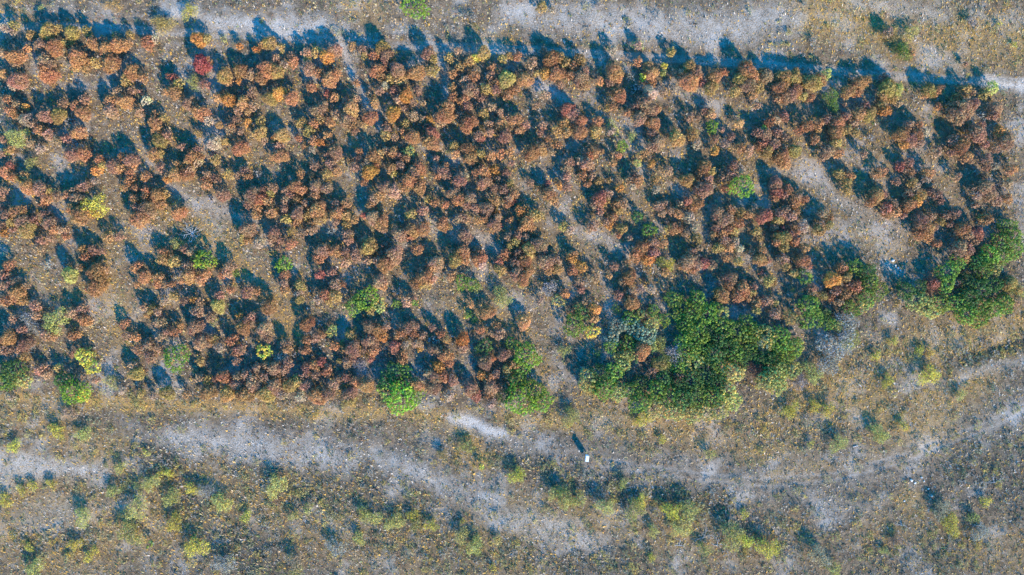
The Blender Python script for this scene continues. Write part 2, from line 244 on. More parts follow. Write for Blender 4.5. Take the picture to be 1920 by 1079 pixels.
(3,1): "70 20 50 o,380 20 50 y,460 40 50 o,580 30 60 o,710 30 55 y,240 40 38 w,310 90 40 o,380 140 48 o,240 180 60 o,170 210 68 o,120 200 45 o,330 210 40 w,700 210 50 o,750 200 30 o,660 230 40 o,480 290 55 w,470 340 45 w,580 280 48 w,630 310 60 w,600 340 42 o,850 295 40 o,895 235 38 o,1110 220 45 o,1170 170 50 w,1230 130 62 w,1180 50 55 w,1390 90 70 y,1350 60 40 o,1175 305 42 a,1310 365 54 w,940 0 0 l,840 30 45 t,460 410 48 w,590 410 50 o,680 400 45 w,640 480 42 o,730 450 46 y,400 490 34 a,460 500 46 w,300 470 36 r,235 500 36 o,150 460 40 w,310 560 60 o,350 610 46 o,370 640 36 w,20 560 50 o,10 620 36 r,20 610 20 o,820 440 24 y,905 510 42 a,990 440 48 w,1060 450 60 o,1020 490 40 t,1030 400 42 w,1200 440 42 y,1210 520 42 t,800 560 55 w,740 600 70 r,780 620 50 y,710 650 55 w,740 700 48 w,900 640 55 o,940 640 50 w,900 700 42 y,850 760 52 o,820 820 42 a,800 800 45 w,690 820 55 w,640 850 48 w,740 750 40 t,930 850 52 y,490 860 40 t,430 830 45 y,990 930 34 w,900 910 26 o,70 700 55 a,180 740 60 y,240 740 45 y,130 800 68 o,90 840 48 o,170 850 42 o,50 910 50 w,30 960 50 y,120 920 40 w,230 990 70 w,150 1030 65 y,60 1050 48 w,260 1050 45 w,1240 660 55 w,1290 640 38 w,1270 720 42 w,1340 700 45 w,1410 720 50 o,1420 640 35 w,1370 850 58 o,1320 850 42 y,1420 860 40 o,1190 970 60 w,1100 1010 65 o,1040 1050 60 o,1270 970 50 o,1190 1050 60 w,510 1070 50 o,1150 870 0 g,370 440 26 o",
(4,1): "80 50 60 y,120 140 45 t,280 90 40 w,335 15 28 w,410 75 45 w,360 130 48 t,275 190 46 a,480 170 58 o,250 50 0 g,640 40 60 w,700 60 68 w,800 40 55 w,870 80 46 w,670 150 60 o,770 140 62 w,720 190 62 y,860 170 42 w,840 240 70 o,800 210 50 o,880 300 52 o,840 310 45 o,950 190 62 y,690 15 42 b,560 190 55 w,980 20 50 o,1120 95 52 o,1150 20 26 o,1300 30 62 o,1390 10 50 y,1300 130 55 y,1230 200 65 w,1320 210 50 o,1190 240 48 w,1330 390 55 y,1400 400 48 o,1390 460 50 y,1390 530 48 y,190 330 62 o,240 370 50 y,150 380 50 o,210 440 60 w,180 520 75 w,130 500 52 o,240 500 45 s,40 440 62 y,430 320 55 w,400 400 60 w,350 420 48 w,365 505 46 o,500 350 40 t,790 470 62 w,800 540 60 r,890 520 55 o,780 590 44 o,870 560 42 w,980 580 46 w,1030 600 46 o,950 640 48 o,300 720 65 w,360 770 72 w,400 700 55 o,490 720 48 y,470 800 60 o,400 850 60 o,300 840 55 w,340 890 50 o,260 900 36 o,440 870 50 y,560 730 46 o,690 740 70 r,660 700 48 w,830 720 60 w,920 740 60 w,810 780 55 y,880 690 50 w,780 840 42 w,960 710 45 o,840 860 42 r,40 620 48 r,140 640 48 o,80 680 42 o,50 750 60 t,100 830 45 t,630 870 50 y,660 930 36 y,950 840 42 o,1020 830 60 t,960 880 42 o,1180 730 55 w,1180 810 48 w,1140 860 55 y,1170 870 50 o,1230 820 50 y,1240 760 42 o,850 930 72 y,800 960 50 o,950 960 52 o,860 1010 50 y,920 900 40 w,780 910 40 r,1040 1010 46 o,130 930 50 y,30 890 42 w,360 950 55 w,310 1010 55 y,400 1010 48 o,450 960 48 t,490 1010 40 t,660 1040 55 o,600 1050 40 w,80 1050 48 w,150 1010 35 w",
(5,1): "420 50 70 o,490 90 65 w,540 60 62 o,440 140 45 a,560 130 50 w,610 40 45 t,150 80 50 s,30 40 45 y,90 215 44 w,710 200 55 w,850 100 55 w,920 150 70 o,940 90 52 w,1050 40 70 w,1080 100 46 w,960 240 60 o,1000 270 40 w,830 210 42 w,1235 30 52 a,1300 110 70 w,1200 170 52 w,1120 140 40 w,1130 270 60 w,1130 330 42 w,1200 325 38 t,1340 350 58 o,400 320 52 r,480 290 48 w,490 370 44 o,440 360 38 w,240 370 60 o,190 390 36 o,370 450 42 w,500 460 50 y,540 490 40 t,640 380 60 o,620 430 42 t,880 410 45 w,1120 500 75 w,1080 530 55 w,1170 560 65 w,1210 610 60 w,1050 570 50 t,1010 510 46 w,1260 490 50 s,1310 470 46 w,1310 600 52 o,1150 440 48 s,1040 650 34 w,1085 400 20 o,710 560 55 w,660 530 40 w,740 610 40 w,200 570 70 o,150 620 55 o,250 560 50 w,210 515 30 y,280 680 60 r,340 640 48 w,280 730 46 o,370 710 48 o,480 650 62 o,540 620 55 a,460 690 42 o,430 740 30 w,470 560 46 w,590 570 40 y,570 780 70 w,660 740 50 w,620 850 75 o,560 900 60 o,640 920 50 o,690 830 42 w,740 790 46 y,720 980 42 o,860 730 60 w,790 740 46 w,820 810 42 w,930 850 65 o,980 900 60 w,1050 890 65 r,1050 950 48 w,900 940 36 o,900 1020 75 w,980 1030 60 w,1140 770 60 o,1090 750 36 y,1210 810 36 s,0 410 26 o,850 880 38 w",
(0,2): "20 150 50 w,80 80 55 o,60 170 50 w,100 250 65 w,40 250 50 w,150 320 75 o,60 380 60 o,200 380 50 o,240 250 36 w,310 420 55 w,320 500 45 w,130 530 46 w,250 540 65 s,310 610 65 s,200 620 50 w,80 690 70 o,220 740 65 w,170 790 45 w,270 770 45 s,400 670 60 w,460 680 40 o,40 790 60 w,80 810 50 w,20 730 45 a,210 850 52 y,620 470 60 w,700 440 55 w,720 540 60 o,670 520 42 w,740 560 40 o,580 500 38 w,610 670 52 o,660 665 40 o,820 150 90 o,870 110 55 w,820 260 80 o,870 240 55 a,770 270 55 o,705 100 36 o,740 10 60 o,1165 95 60 o,1225 170 62 o,1160 245 30 o,1345 190 60 o,1340 240 40 o,1410 240 46 w,1380 30 60 y,1050 575 52 o,1145 685 46 o,1070 670 50 w,1300 450 55 y,1340 470 50 w,1350 560 60 w,1230 430 46 w,1250 500 36 y,1260 760 55 w,1270 850 60 w,1260 720 40 w,1360 680 50 w,1420 640 46 w,1340 780 42 w,1120 930 46 w,1140 1000 62 y,1160 790 50 w,340 960 60 w,390 1000 46 w,490 950 46 y,600 830 30 w,600 160 65 l,420 80 42 s,400 500 0 l,560 60 45 s,690 1020 40 w,800 1050 35 w,1400 380 40 t",
(1,2): "40 50 60 y,160 90 60 w,160 170 65 o,110 210 42 o,260 200 55 o,340 90 46 o,310 150 46 o,500 90 60 w,480 140 50 w,430 170 38 o,510 290 40 o,590 250 28 w,640 310 55 w,690 270 45 w,730 300 46 o,20 240 42 o,410 340 55 w,400 420 62 y,120 380 45 w,200 370 35 a,250 390 42 w,220 470 60 w,340 520 48 w,210 600 72 w,200 560 45 w,40 640 50 o,80 590 36 o,40 340 48 y,830 430 70 o,580 505 32 a,690 510 48 w,640 550 45 w,610 610 62 o,700 570 40 w,790 620 68 w,820 690 50 w,790 660 40 o,520 710 60 o,580 790 58 w,550 820 45 o,620 730 35 s,560 890 46 w,270 720 68 w,330 690 50 o,240 760 48 w,360 700 46 y,410 770 50 t,250 890 48 y,960 160 52 o,960 230 50 w,960 290 50 o,1090 250 55 y,1080 320 42 t,1090 370 46 y,1100 300 30 w,1260 160 50 r,1360 140 48 w,1390 240 60 w,1300 330 58 o,1390 340 60 y,1250 370 50 t,1330 380 42 y,1150 575 64 o,1150 710 52 o,1220 690 55 w,1290 660 42 o,1380 760 48 o,1140 800 48 o,1110 790 40 w,970 740 50 w,990 790 48 o,1040 820 40 s,940 860 62 s,990 900 55 w,880 950 68 w,960 960 60 w,820 930 48 w,740 950 55 w,640 1000 60 w,570 1020 50 w,700 1030 60 w,800 1020 60 w,900 1030 55 o,450 1020 62 o,380 1040 42 w,300 1050 42 y,250 1030 50 w,1150 940 60 w,1200 930 50 o,1270 890 48 r,1320 980 52 o,1320 930 36 w,1130 1010 55 w,1070 1060 60 y,1220 1000 50 w,1420 1040 42 w,1420 890 26 y,1250 20 60 o",
(2,2): "370 60 80 o,440 30 62 w,320 40 60 w,220 40 45 w,120 20 45 w,320 220 62 w,350 250 46 o,800 60 62 w,770 100 48 o,740 80 30 r,820 110 40 w,700 190 72 o,620 230 60 o,710 240 60 y,770 200 42 w,930 170 52 o,890 190 38 t,960 30 70 y,1040 30 50 o,1160 30 62 o,1180 70 50 t,1340 120 55 y,1330 50 42 r,1390 10 40 o,550 380 60 w,560 400 50 o,600 370 42 w,240 460 50 y,30 60 50 w,10 240 36 o,240 600 70 w,310 620 65 o,370 600 48 w,350 680 55 a,240 720 65 w,200 700 42 o,270 800 60 o,200 790 45 w,90 790 72 w,40 790 45 o,70 690 45 y,50 900 52 w,100 870 40 w,160 930 70 s,250 870 38 r,70 670 52 y,570 600 62 w,510 640 50 o,630 600 40 w,610 660 48 o,690 670 42 w,640 740 52 w,600 700 40 w,470 680 34 o,450 770 58 r,520 830 46 o,510 880 50 o,660 790 28 a,770 605 42 w,840 660 46 o,880 710 38 o,780 710 55 s,760 790 50 w,820 800 50 w,880 840 62 o,910 900 48 o,820 940 58 a,740 990 50 w,780 1030 65 w,860 1020 55 o,940 1050 55 w,680 960 40 s,1020 710 62 a,1020 780 55 w,1230 480 64 o,1170 630 48 o,1090 410 36 o,1310 590 45 o,1330 660 60 w,1270 650 42 w,1210 900 68 w,1260 870 40 o,1210 860 36 y,1190 1010 55 a,1240 1040 58 o,1370 830 62 w,1400 960 52 y,1300 1000 48 w,40 1030 46 w,120 1060 50 o,230 1060 50 w,490 1050 40 o,620 1060 45 y,1410 1020 35 y,540 750 40 t",
(3,2): "30 60 60 w,110 40 65 o,140 120 55 o,40 150 62 w,90 190 65 o,80 240 40 y,280 50 70 w,370 40 52 w,320 110 55 o,380 110 55 y,510 25 48 a,590 90 55 a,510 130 52 o,860 90 50 w,970 60 40 o,990 180 65 o,940 220 50 w,1090 110 40 s,1040 10 55 o,1150 30 60 a,1210 70 40 s,1300 70 0 b,1290 130 50 o,1430 90 34 o,820 170 32 o,560 230 52 w,640 220 46 s,700 180 48 w,580 280 46 w,440 310 48 o,460 330 36 a,330 290 48 s,230 370 45 t,440 460 0 w,500 470 46 o,700 450 58 a,690 530 50 o,620 380 42 w,900 330 55 w,1000 310 55 w,1010 390 72 o,960 370 45 w,1080 280 46 t,1180 280 50 t,100 560 64 o,20 920 50 o,20 970 36 y,1100 800 76 o,1240 910 66 y,1190 960 50 w,1410 1010 50 w,1120 200 22 w",
(4,2): "60 50 75 w,130 70 60 w,190 60 52 r,30 90 50 o,90 110 52 o,260 75 45 w,370 20 42 o,480 50 45 y,660 30 62 o,720 40 40 w,850 30 60 w,870 80 55 y,1020 40 62 o,1060 80 46 w,410 190 65 w,390 250 50 o,340 330 65 o,300 310 50 y,360 370 42 o,520 280 68 o,480 340 60 o,600 270 48 w,590 310 48 y,620 340 36 w,550 350 46 o,670 140 26 r,740 210 55 y,770 230 40 y,945 150 46 y,1090 270 50 w,1090 320 35 w,1260 200 70 a,1340 100 58 o,1380 180 55 y,1290 300 55 w,1360 330 60 o,1320 390 48 w,1250 340 45 o,1190 340 40 y,630 400 50 o,720 380 60 w,630 460 46 y,780 490 60 w,790 400 32 y,670 720 0 s,1410 250 42 w,1420 440 30 w,1350 450 38 w,620 950 0 r,10 1000 38 w",
(5,2): "20 260 60 o,10 300 40 o,685 230 58 r,880 225 40 w,940 10 60 o,370 395 36 y,1380 380 52 w,1330 230 62 y,1390 290 45 y",
}
# green and field crowns: photo x y radius colour kind(e evergreen, s sparse shrub) label
GREEN = """777 8 27 v e|round bright green evergreen tree cut by the top edge above the track
1391 349 24 v e|large bright green round evergreen among rust trees right of centre
30 256 15 l s|yellow-green airy tree near the left edge above a row of low green shrubs
57 305 10 l s|small yellow-green shrub below the airy tree near the left edge
178 388 20 b s|lemon-yellow leafy tree touching large rust crowns on the left side
362 155 11 l s|small lime shrub between ochre crowns below the crimson tree
766 284 12 l e|lime green shrub on a strip of open ground, upper centre
355 22 13 b s|bright yellow round shrub on open ground above the upper track
1166 275 12 v e|narrow green evergreen shrub leaning between shadows, right of centre
1195 306 8 l e|tiny yellow-green shrub below the narrow green evergreen shrub
1336 237 13 v e|small bright green evergreen between rust crowns under the big ochre crowns
1218 431 14 g e|mid green evergreen shrub below a darker green one
1196 406 11 d e|dark dull green shrub just above the mid green evergreen shrub
384 488 20 v e|olive green twin-topped evergreen beside the dead grey tree's shadow
370 482 12 d e|dark green low crown tucked against the olive twin-topped evergreen
334 458 11 l s|yellow-green sprig of a shrub left above the olive evergreen
442 513 8 g e|thin green sliver shrub on the right flank of a rust crown
531 496 16 v e|yellow-green bushy tree above a small red-brown crown
686 560 24 v e|fresh green tree with spreading lobes in the lower left centre
665 575 18 g e|green lobe-shaped tree left side of the fresh green pair
709 572 15 l e|yellow-green low tree right side of the fresh green pair
742 571 9 g e|small green shrub hugging the left side of a pink-brown crown
777 568 7 g e|slim green shrub hugging the right side of a pink-brown crown
866 529 14 g e|olive green tree with open crown right of a tan tree
884 533 14 g e|open-crowned green tree ending in pale green tips
894 537 9 l s|pale green shrub at the right tip of the open-crowned trees
877 590 8 g e|small green sprig in deep shade below open ground
888 598 8 d e|smaller dark green sprig in deep shade
1264 548 0 l e|x
941 558 15 l s|yellow-olive rounded shrub beside a brown crown, lower centre
388 488 0 g e|x
328 672 25 v e|bright green tree with drooping lobes right of the lower left clearing
495 660 15 b e|lemon-green shrub alone in the shade above the lower row
158 670 17 b e|yellow-green tree with dark hollow middle, lower left
172 690 14 b e|yellow-green low lobe beneath the dark hollow tree
165 662 12 l e|green upper lobe of the dark hollow tree group
22 700 26 d e|dark green tree on the left edge above the lower track
40 712 18 l e|mid green tree beside the left edge dark green tree
8 715 20 g e|green tree cut by the left edge
138 735 26 v e|bright green rounded tree above the lower track on the left
118 715 18 d e|dark green tree behind the rounded green tree on the left
155 742 14 b e|yellow-green skirt of the rounded green tree
207 717 12 l s|yellow-green low shrub right of the left hand green trees
104 602 20 l s|yellow-green spreading tree by grey bare crowns on the left
398 600 9 l s|small lime shrub above a pink-brown crown, lower left
409 686 5 l s|very small lime sprig in the lower left shade
621 622 12 l e|lime green forked shrub right of a rust crown
640 646 7 l s|small lime shrub under the forked lime shrub
740 700 20 d e|dark green tree above the big bright green tree in the lower row
760 697 13 g e|olive tipped green tree in the lower row
725 712 18 d e|deep green tree at the left of the lower row pair
752 748 30 v e|big bright green domed tree beside the lower track
728 735 22 g e|green tree on the upper left of the big domed tree
774 742 20 g e|green tree on the right shoulder of the big domed tree
908 650 16 d e|dark green shrub with bright tips left of the crimson mottled crown
958 645 13 g e|green crown edge facing the clearing, lower centre
988 668 26 v e|green tree with many round tufts beside the bare lower slope
975 690 18 g e|green tufted tree under the many-tufted tree
970 712 16 g e|yellow-green tufted tree against brown crowns
1000 735 24 v e|green tree at the point of the lower row above the bare soil
975 752 30 v e|large bright green tree at the end of the lower row
1018 755 20 v e|bright green outer dome next to the large end tree
950 740 18 d e|dark green tree left of the large end tree
1048 564 13 l e|yellow-green bushy shrub beside two rust crowns, right of centre
1030 540 12 s s|grey-green shrub above the yellow-green bushy shrub
1078 610 22 g e|mid green spreading tree below orange crowns
1092 588 15 d e|dark green tree shading behind the mid green spreading tree
1111 622 14 b e|bright yellow-green small tree right of the mid green spreading tree
1084 578 10 l e|lime sprig on top of the dark green tree
1178 645 15 g e|green tree among silver crowns in the grove's left part
1203 652 15 g e|dark-gapped green tree right of the silver crowns in the grove's left part
1222 650 13 l e|lime-tipped green tree above the brown crown inside the grove
1120 722 16 g e|green tree low on the grove's far lower left foot
1200 720 17 d e|dark green tree in shade under the lime-tufted trees, grove left
1245 712 16 d e|shaded dark green tree below the ochre crown in the grove
1156 580 9 g s|small green forked sprig in shade left of the big grove
1119 663 8 d e|small dark green shrub in the wide shadow
1058 658 10 l s|pale yellow-green shrub at the clearing's edge left of the wide shadow
1249 496 13 b s|lemon-yellow tree above an orange-brown crown, right of centre
1265 562 17 g e|isolated green tree at the top of the big grove
1270 590 13 g e|green tree just under the isolated grove tree
1225 583 13 g e|green tree at the upper edge of the big grove, left part
1202 590 10 l e|lime shrub at the upper edge of the big grove
1183 597 16 g e|green tree at the grove's upper left corner
1160 612 18 q e|silver-grey bushy crown at the grove's left side
1185 612 18 q e|silver-grey crown with green tips in the grove
1150 635 16 q e|silver-green crown on the grove's left edge
1212 630 20 q e|silver-green crown inside the grove beside bare branches
1225 608 16 l e|yellow-tipped green tree in the upper grove
1245 600 14 g e|green tree between two lime ones in the upper grove
1148 650 15 g e|green tree on the left fringe of the grove
1170 668 17 d e|dark green tree inside the left of the grove
1168 675 19 l e|yellow-tufted green tree under the brown grove crown
1190 668 14 l e|lime-tufted tree left of the brown crown within the grove
1130 705 24 d e|dark green tree with bright tips, lower left of the grove
1105 715 22 l e|yellow-green tree at the grove's lower left corner
1150 700 20 g e|green tufted tree in the shaded lower left grove
1135 728 22 g e|green tree on the grove's lower left rim
1240 642 10 l s|small pale green shrub in the grove's inner gap
1239 655 7 l s|tiny pale green shrub in the grove's inner gap
1255 680 13 l s|lime shrub beside the ochre crown in the grove
1310 565 20 g e|green tree at the grove's top with tall tufts
1300 585 22 g e|green tree under the tall tufted grove tree
1330 590 20 g e|green tree on the grove's upper rim, middle
1355 588 15 l e|yellow-green tree at the grove's upper rim, right
1345 578 14 g e|small green crown at the grove's upper rim
1290 610 20 g e|green tree in the upper left of the dense grove
1308 630 26 g e|broad green tree in the dense grove's west half
1285 640 20 g e|green tree next to the grove's inner gap
1335 625 18 d e|dark green tree near the centre of the dense grove
1360 615 22 g e|green tree with separate tufts in the dense grove
1385 625 22 g e|green tree with bright tufts in the middle of the grove
1350 640 20 d e|shaded green tree in the middle of the grove
1290 665 24 g e|green tree in the west of the dense grove
1315 655 24 g e|green tree in the centre-west of the dense grove
1340 665 22 d e|dark green tree south of the grove centre
1300 680 22 l e|lime-tipped green tree in the lower west grove
1270 665 18 s s|grey-green crown on the grove's inner west side
1275 690 17 g e|green tree by the ochre grove crown
1370 650 20 d e|deep green shaded tree in the grove centre
1380 665 20 g e|green tree beside the dark crimson shrub, upper side
1415 625 20 g e|green tree at the grove's upper right
1402 608 18 g e|green tufted tree bridging the two halves of the grove's top
1405 645 20 g e|green tree in the middle of the grove's right half
1408 662 18 d e|dark green tree filling the hollow above the crimson shrub
1438 632 24 l e|lime-tufted tree at the grove's upper right
1435 645 18 q e|silver-grey twiggy crown in the upper right grove
1465 640 26 g e|green domed tree at the grove's right end, upper
1480 655 26 g e|green domed tree at the grove's right end
1470 675 24 g e|green tufted tree at the right end, lower
1495 650 16 l e|yellow-green outer crown at the grove's right tip
1450 680 22 d e|dark green tree by the crimson shrub, right side
1430 670 16 d e|shaded blue-green tree above the crimson shrub
1455 705 26 l e|light green smooth-domed tree at lower right of the grove
1485 695 20 l e|light green tree at the grove's right foot
1440 715 22 l e|light green low tree at the grove's foot
1460 722 20 l e|light green tree at the very foot of the right grove
1419 692 15 r s|dark crimson shrub in the middle of the green grove
1350 690 20 g e|yellow-green tree left of the crimson shrub
1375 700 22 l e|yellow-green tufted tree below left of the crimson shrub
1390 680 18 d e|dark green tree left of the crimson shrub
1325 700 24 d e|dark shaded tree with round tufts, south grove
1300 712 22 d e|dark shaded tree with scattered tufts, south-west grove
1275 720 18 d e|shaded tree on the grove's south-west inner side
1345 718 20 d e|dark tree above the grove's bottom rim
1230 735 20 g e|green tree on the grove's south rim, left of middle
1185 733 20 g e|green tree on the grove's south rim, far left
1200 755 22 g e|green tree on the grove's bottom left rim
1160 735 18 l e|yellow-green rim tree beside the open slope
1255 745 22 g e|green tree on the grove's south rim, middle
1225 765 22 l e|light green tree on the grove's bottom rim
1280 750 22 d e|dark green tree on the grove's bottom, middle
1265 772 20 l e|light green tree at the grove's bottom edge, middle
1305 745 24 g e|green tree on the grove's bottom, right of middle
1340 745 24 g e|green tree on the grove's lower right bottom
1365 740 22 l e|light green tree at the grove's bottom right corner
1300 778 18 l e|yellow-green skirt tree on the grove's bottom edge
1325 772 20 l e|yellow-green low tree on the bottom edge
1350 768 20 l e|light green low tree at the bottom right edge
1375 755 18 l e|light green outermost tree at the bottom right corner
1210 782 11 b s|yellow shrub under the grove's bottom edge
1510 520 15 g e|green tree left of the orange domed crown on the right
1489 545 4 b s|tiny lime sprig on open ground right of the shaded slope
1484 595 15 l e|yellow-green rounded shrub by a purple-brown crown
1507 611 7 d e|small blue-green shrub in shade
1520 575 22 g e|green tree at the upper left of the right hand thicket
1525 598 22 g e|green tree in the left of the right hand thicket
1545 590 16 d e|dark green tree in the right hand thicket
1555 605 16 g e|green tree in the right hand thicket's middle
1572 610 14 l e|yellow-green tree on the thicket's lower edge
1590 575 14 g e|green tree under the orange domed crown's cluster
1605 500 16 g e|green tree at the top right of the thicket
1625 510 18 d e|dark green tree right of the orange domed crown
1632 530 18 g e|green tree on the thicket's right side
1648 545 18 g e|bright green tree at the thicket's right tip
1625 560 18 g e|green tree at the thicket's lower right
1618 575 14 l e|lime tree at the thicket's lower right corner
1602 585 12 g e|green low shrub under the thicket
1590 610 20 s s|grey-green shrub on the open slope under the thicket
1570 650 24 s s|large grey-green shrub on the open slope
1555 680 20 s s|grey-green shrub on the open slope beside shadow
1525 700 16 l s|pale green shrub on the slope's shadow edge
1500 715 14 s s|faint green shrub on the slope right of the grove
1588 645 12 l s|yellow-green shrub on the open slope
1895 425 18 g e|green tree near the right edge, top of the long thicket
1905 440 16 g e|green tree at the right edge, top of the long thicket
1880 455 20 g e|green tree in the upper long thicket by brown crowns
1905 465 20 g e|green tree at the right edge of the long thicket
1860 480 20 g e|green tree right of a pink-brown crown in the long thicket
1885 480 20 g e|green tree in the upper middle of the long thicket
1840 490 18 d e|dark green tree in the upper middle of the long thicket
1850 505 20 g e|green tree in the middle of the long thicket
1868 505 16 l e|lime tree in the middle of the long thicket
1800 490 16 g e|green tree left end of the long thicket's upper arm
1780 512 22 g e|blue-green tree above the purple shrub
1775 535 16 g e|bright green tree between purple shrubs
1815 530 18 d e|dark green shaded tree beside the second purple shrub
1840 540 20 d e|deep shaded dark green tree in the middle of the long thicket
1865 535 18 d e|deep shaded tree right in the long thicket
1700 545 18 d e|dark green tree at the long thicket's left end
1725 540 16 d e|dark green shaded tree above the rim, left end
1720 565 20 l e|light green tree on the long thicket's left rim
1738 575 18 l e|yellow-green tree on the long thicket's lower left rim
1765 570 20 g e|green tree on the long thicket's rim
1750 585 14 l e|lime low tree on the long thicket's left rim, lowest
1800 570 20 g e|green tree on the rim below the purple shrubs
1820 560 22 d e|dark green tree in the rim's middle
1815 590 20 g e|green tree on the long thicket's bottom rim
1840 595 20 g e|bright green tree on the long thicket's bottom rim
1845 575 20 g e|green tree in the lower long thicket
1865 580 20 g e|green tree on the rim's right part
1885 570 20 g e|green tree on the rim's right end
1830 605 12 l e|lime skirt of the bottom rim
1750 533 15 r s|purple-red rounded shrub at the long thicket's left end
1795 530 10 r s|small purple-brown shrub in the long thicket
1894 565 11 l e|yellow-green tree at the thicket's right tip
1908 545 15 l s|olive shrub by the right edge below the thicket
1450 715 0 l e|x
1697 97 13 g s|green shrub on open ground with a long shadow, upper right
1683 92 9 d s|dark green shrub beside the long-shadowed green shrub
871 28 6 s s|small blue-green shrub above the track, left of a pair
887 33 7 s s|small pale green shrub of the pair above the track
1181 43 6 s s|little pale green shrub above the track, upper centre right
1122 9 7 s s|little green shrub near the top edge, centre right
1197 82 9 l s|faint olive shrub above the track, centre right
1208 120 0 l s|x
1562 185 15 g s|green shrub in shade below the ochre crowns, upper right
1529 180 0 s s|x
419 73 6 l s|small pale green shrub just above the ochre crown near the upper track
489 40 4 g s|tiny green shrub above the track, upper left
76 15 5 l s|tiny lime shrub in shadow above the track, far left
160 268 0 l s|x
290 6 5 s s|tiny blue-green shrub at the top edge, left
1147 240 12 l s|pale yellow-green shrub between rust crowns and a narrow green shrub
1118 263 0 s s|x
1150 318 5 s s|tiny grey-green shrub on open ground, right of centre
676 655 0 y e|x
1184 256 7 l s|tiny lime and grey shrub above the narrow green evergreen
13 285 8 l s|lime low shrub at the left edge
38 270 7 l s|lime low shrub right of the left edge one
34 334 7 l s|small lime shrub on a rust crown, left edge
105 808 12 b s|yellow-green shrub under the lower track, left side
155 815 12 l s|pale yellow shrub under the lower track, second from left
25 838 11 b s|yellow low shrub near the left edge of the field
8 940 11 b s|bright yellow round shrub on the left edge
40 920 9 b s|yellow low shrub right of the bright one on the left edge
60 912 8 b s|yellow tuft-like shrub in the left field
95 908 8 b s|small yellow shrub in the left field
155 970 14 l s|pale yellow-green bushy shrub in the left field
139 1023 11 b s|bright yellow round shrub in the lower left field
165 1046 8 b s|bright yellow shrub, middle of the lower left trio
177 1033 7 b s|small yellow shrub above the lower left trio
128 1041 5 b s|little yellow shrub below the bright round one
52 1028 7 b s|yellow shrub patch near the lower left
242 1001 19 l s|lemon-green shrub with bright rim in the lower left field
254 955 19 l s|tall pale green shrub above the lemon-green one
278 1022 7 g e|small dense green bush with a long narrow shadow in the field
211 921 11 l s|pale green round shrub in shadow, left field
255 911 9 l s|light yellow shrub, left member of a field pair
280 907 13 l s|light yellow shrub, right member of a field pair
299 888 6 b s|small yellow shrub of the upper pair in the field
314 888 7 b s|yellow shrub with green rim in the field's upper pair
329 875 4 b s|tiny yellow shrub above the field's upper pair
358 918 11 b s|yellow and grey shrub in the middle of the left field
385 922 13 s s|grey-green shrub beside the yellow and grey one
320 935 14 l s|pale green straggly shrub in the middle left field
415 945 15 l s|pale yellow-green loose shrub, right of field middle
325 982 14 b s|yellow-green clumpy shrub in the lower field
366 1027 17 b s|yellow-green shrub over a deep shadow at the lower field
461 970 9 b s|yellow-green shrub, right of the lower left field
273 850 6 b s|yellow small shrub over dark grass
225 877 10 l s|faint yellow shrub near the pale band
62 1070 15 l s|pale yellow shrub at the bottom left edge
518 912 17 l s|round pale green-yellow shrub below the pale band
577 953 9 l s|pale yellow shrub in the lower middle field
552 967 9 l s|faint yellow shrub left of the pale yellow one
465 915 0 l s|x
555 1070 12 l s|pale green shrub at the bottom edge, left of centre
672 1010 10 l s|yellow-green shrub in the lower middle field
630 1028 15 s s|grey-green loose shrub, lower middle field
683 965 12 l s|yellow-green shrub, lower middle field, upper one
700 972 12 l s|pale yellow-green shrub right of another one
740 980 14 l s|pale green loose shrub in the lower middle
772 966 9 b s|yellow-green shrub with bright top, lower middle
778 985 10 l s|small pale green shrub under the bright-topped one
808 986 10 b s|lemon shrub alone in the lower middle field
865 1005 12 l s|olive shrub, left of the olive pair
890 1025 14 l s|olive-yellow shrub, right of the olive pair
932 1013 8 l s|lime shrub in the lower centre
924 1065 6 b s|small lime shrub near the bottom, centre
903 876 6 b e|small vivid lime bush below the bare soil
831 855 10 y s|mustard shrub on the pale slope, lower centre
875 838 12 l s|mustard green shrub by the ochre grass
643 693 0 l s|x
867 977 5 b s|tiny yellow shrub right of the pale band
660 983 0 l s|x
1072 783 14 l s|yellow-green low shrub right of the lower row of trees
1105 728 16 y s|ochre round shrub at the grove's left foot
1200 792 9 b s|bright yellow small shrub under the grove
1242 825 7 b s|small yellow shrub on the ochre slope
1332 853 9 l s|yellow-olive shrub on the ochre slope, centre right
970 893 13 b s|yellow-green shrub below the pale curve, centre
1060 935 16 l s|yellow-green shrub, left of the centre field group
1085 938 12 l s|pale yellow shrub in the centre field group
1042 925 12 l s|olive shrub at the group's left end
1135 950 14 l s|loose olive shrub, centre field
1190 955 16 l s|loose yellow-green shrub, centre right field
1168 905 8 l s|small yellow-green shrub in dark grass
1200 940 10 b s|lemon shrub beside the loose one
1258 958 14 b s|lemon shrub in dark grass, right field
1292 960 17 l s|olive round shrub in dark grass, right field
1275 992 15 l s|olive loose shrub below the lemon shrub
1225 995 10 l s|yellow-olive shrub, lower right field
1222 1045 7 b s|small lemon shrub near the bottom, right
1375 1005 20 l s|broad yellow-green shrub near the fallen branches
1400 1015 11 b s|yellow shrub on the broad shrub's right
1397 965 8 b s|small yellow shrub above the broad one
1441 1030 17 b s|bright lemon shrub at the bottom with shadow to its left
1320 1030 12 l s|faint green shrub left of the fallen branches
1483 770 13 b s|yellow-green shrub below the grove's right end
1530 762 10 b s|yellow shrub, left of a twin on the ochre slope
1553 768 11 b s|yellow shrub, right of a twin on the ochre slope
1521 833 6 b s|small bright yellow shrub right of the ochre slope
1573 832 14 l s|pale olive shrub beside a fallen log
1650 815 14 l s|olive shrub on the ochre slope, right
1694 798 8 b s|yellow shrub on the right ochre slope
1803 740 9 l s|yellow-green shrub above the right track
1785 984 16 b s|bright lemon round shrub, lower right field
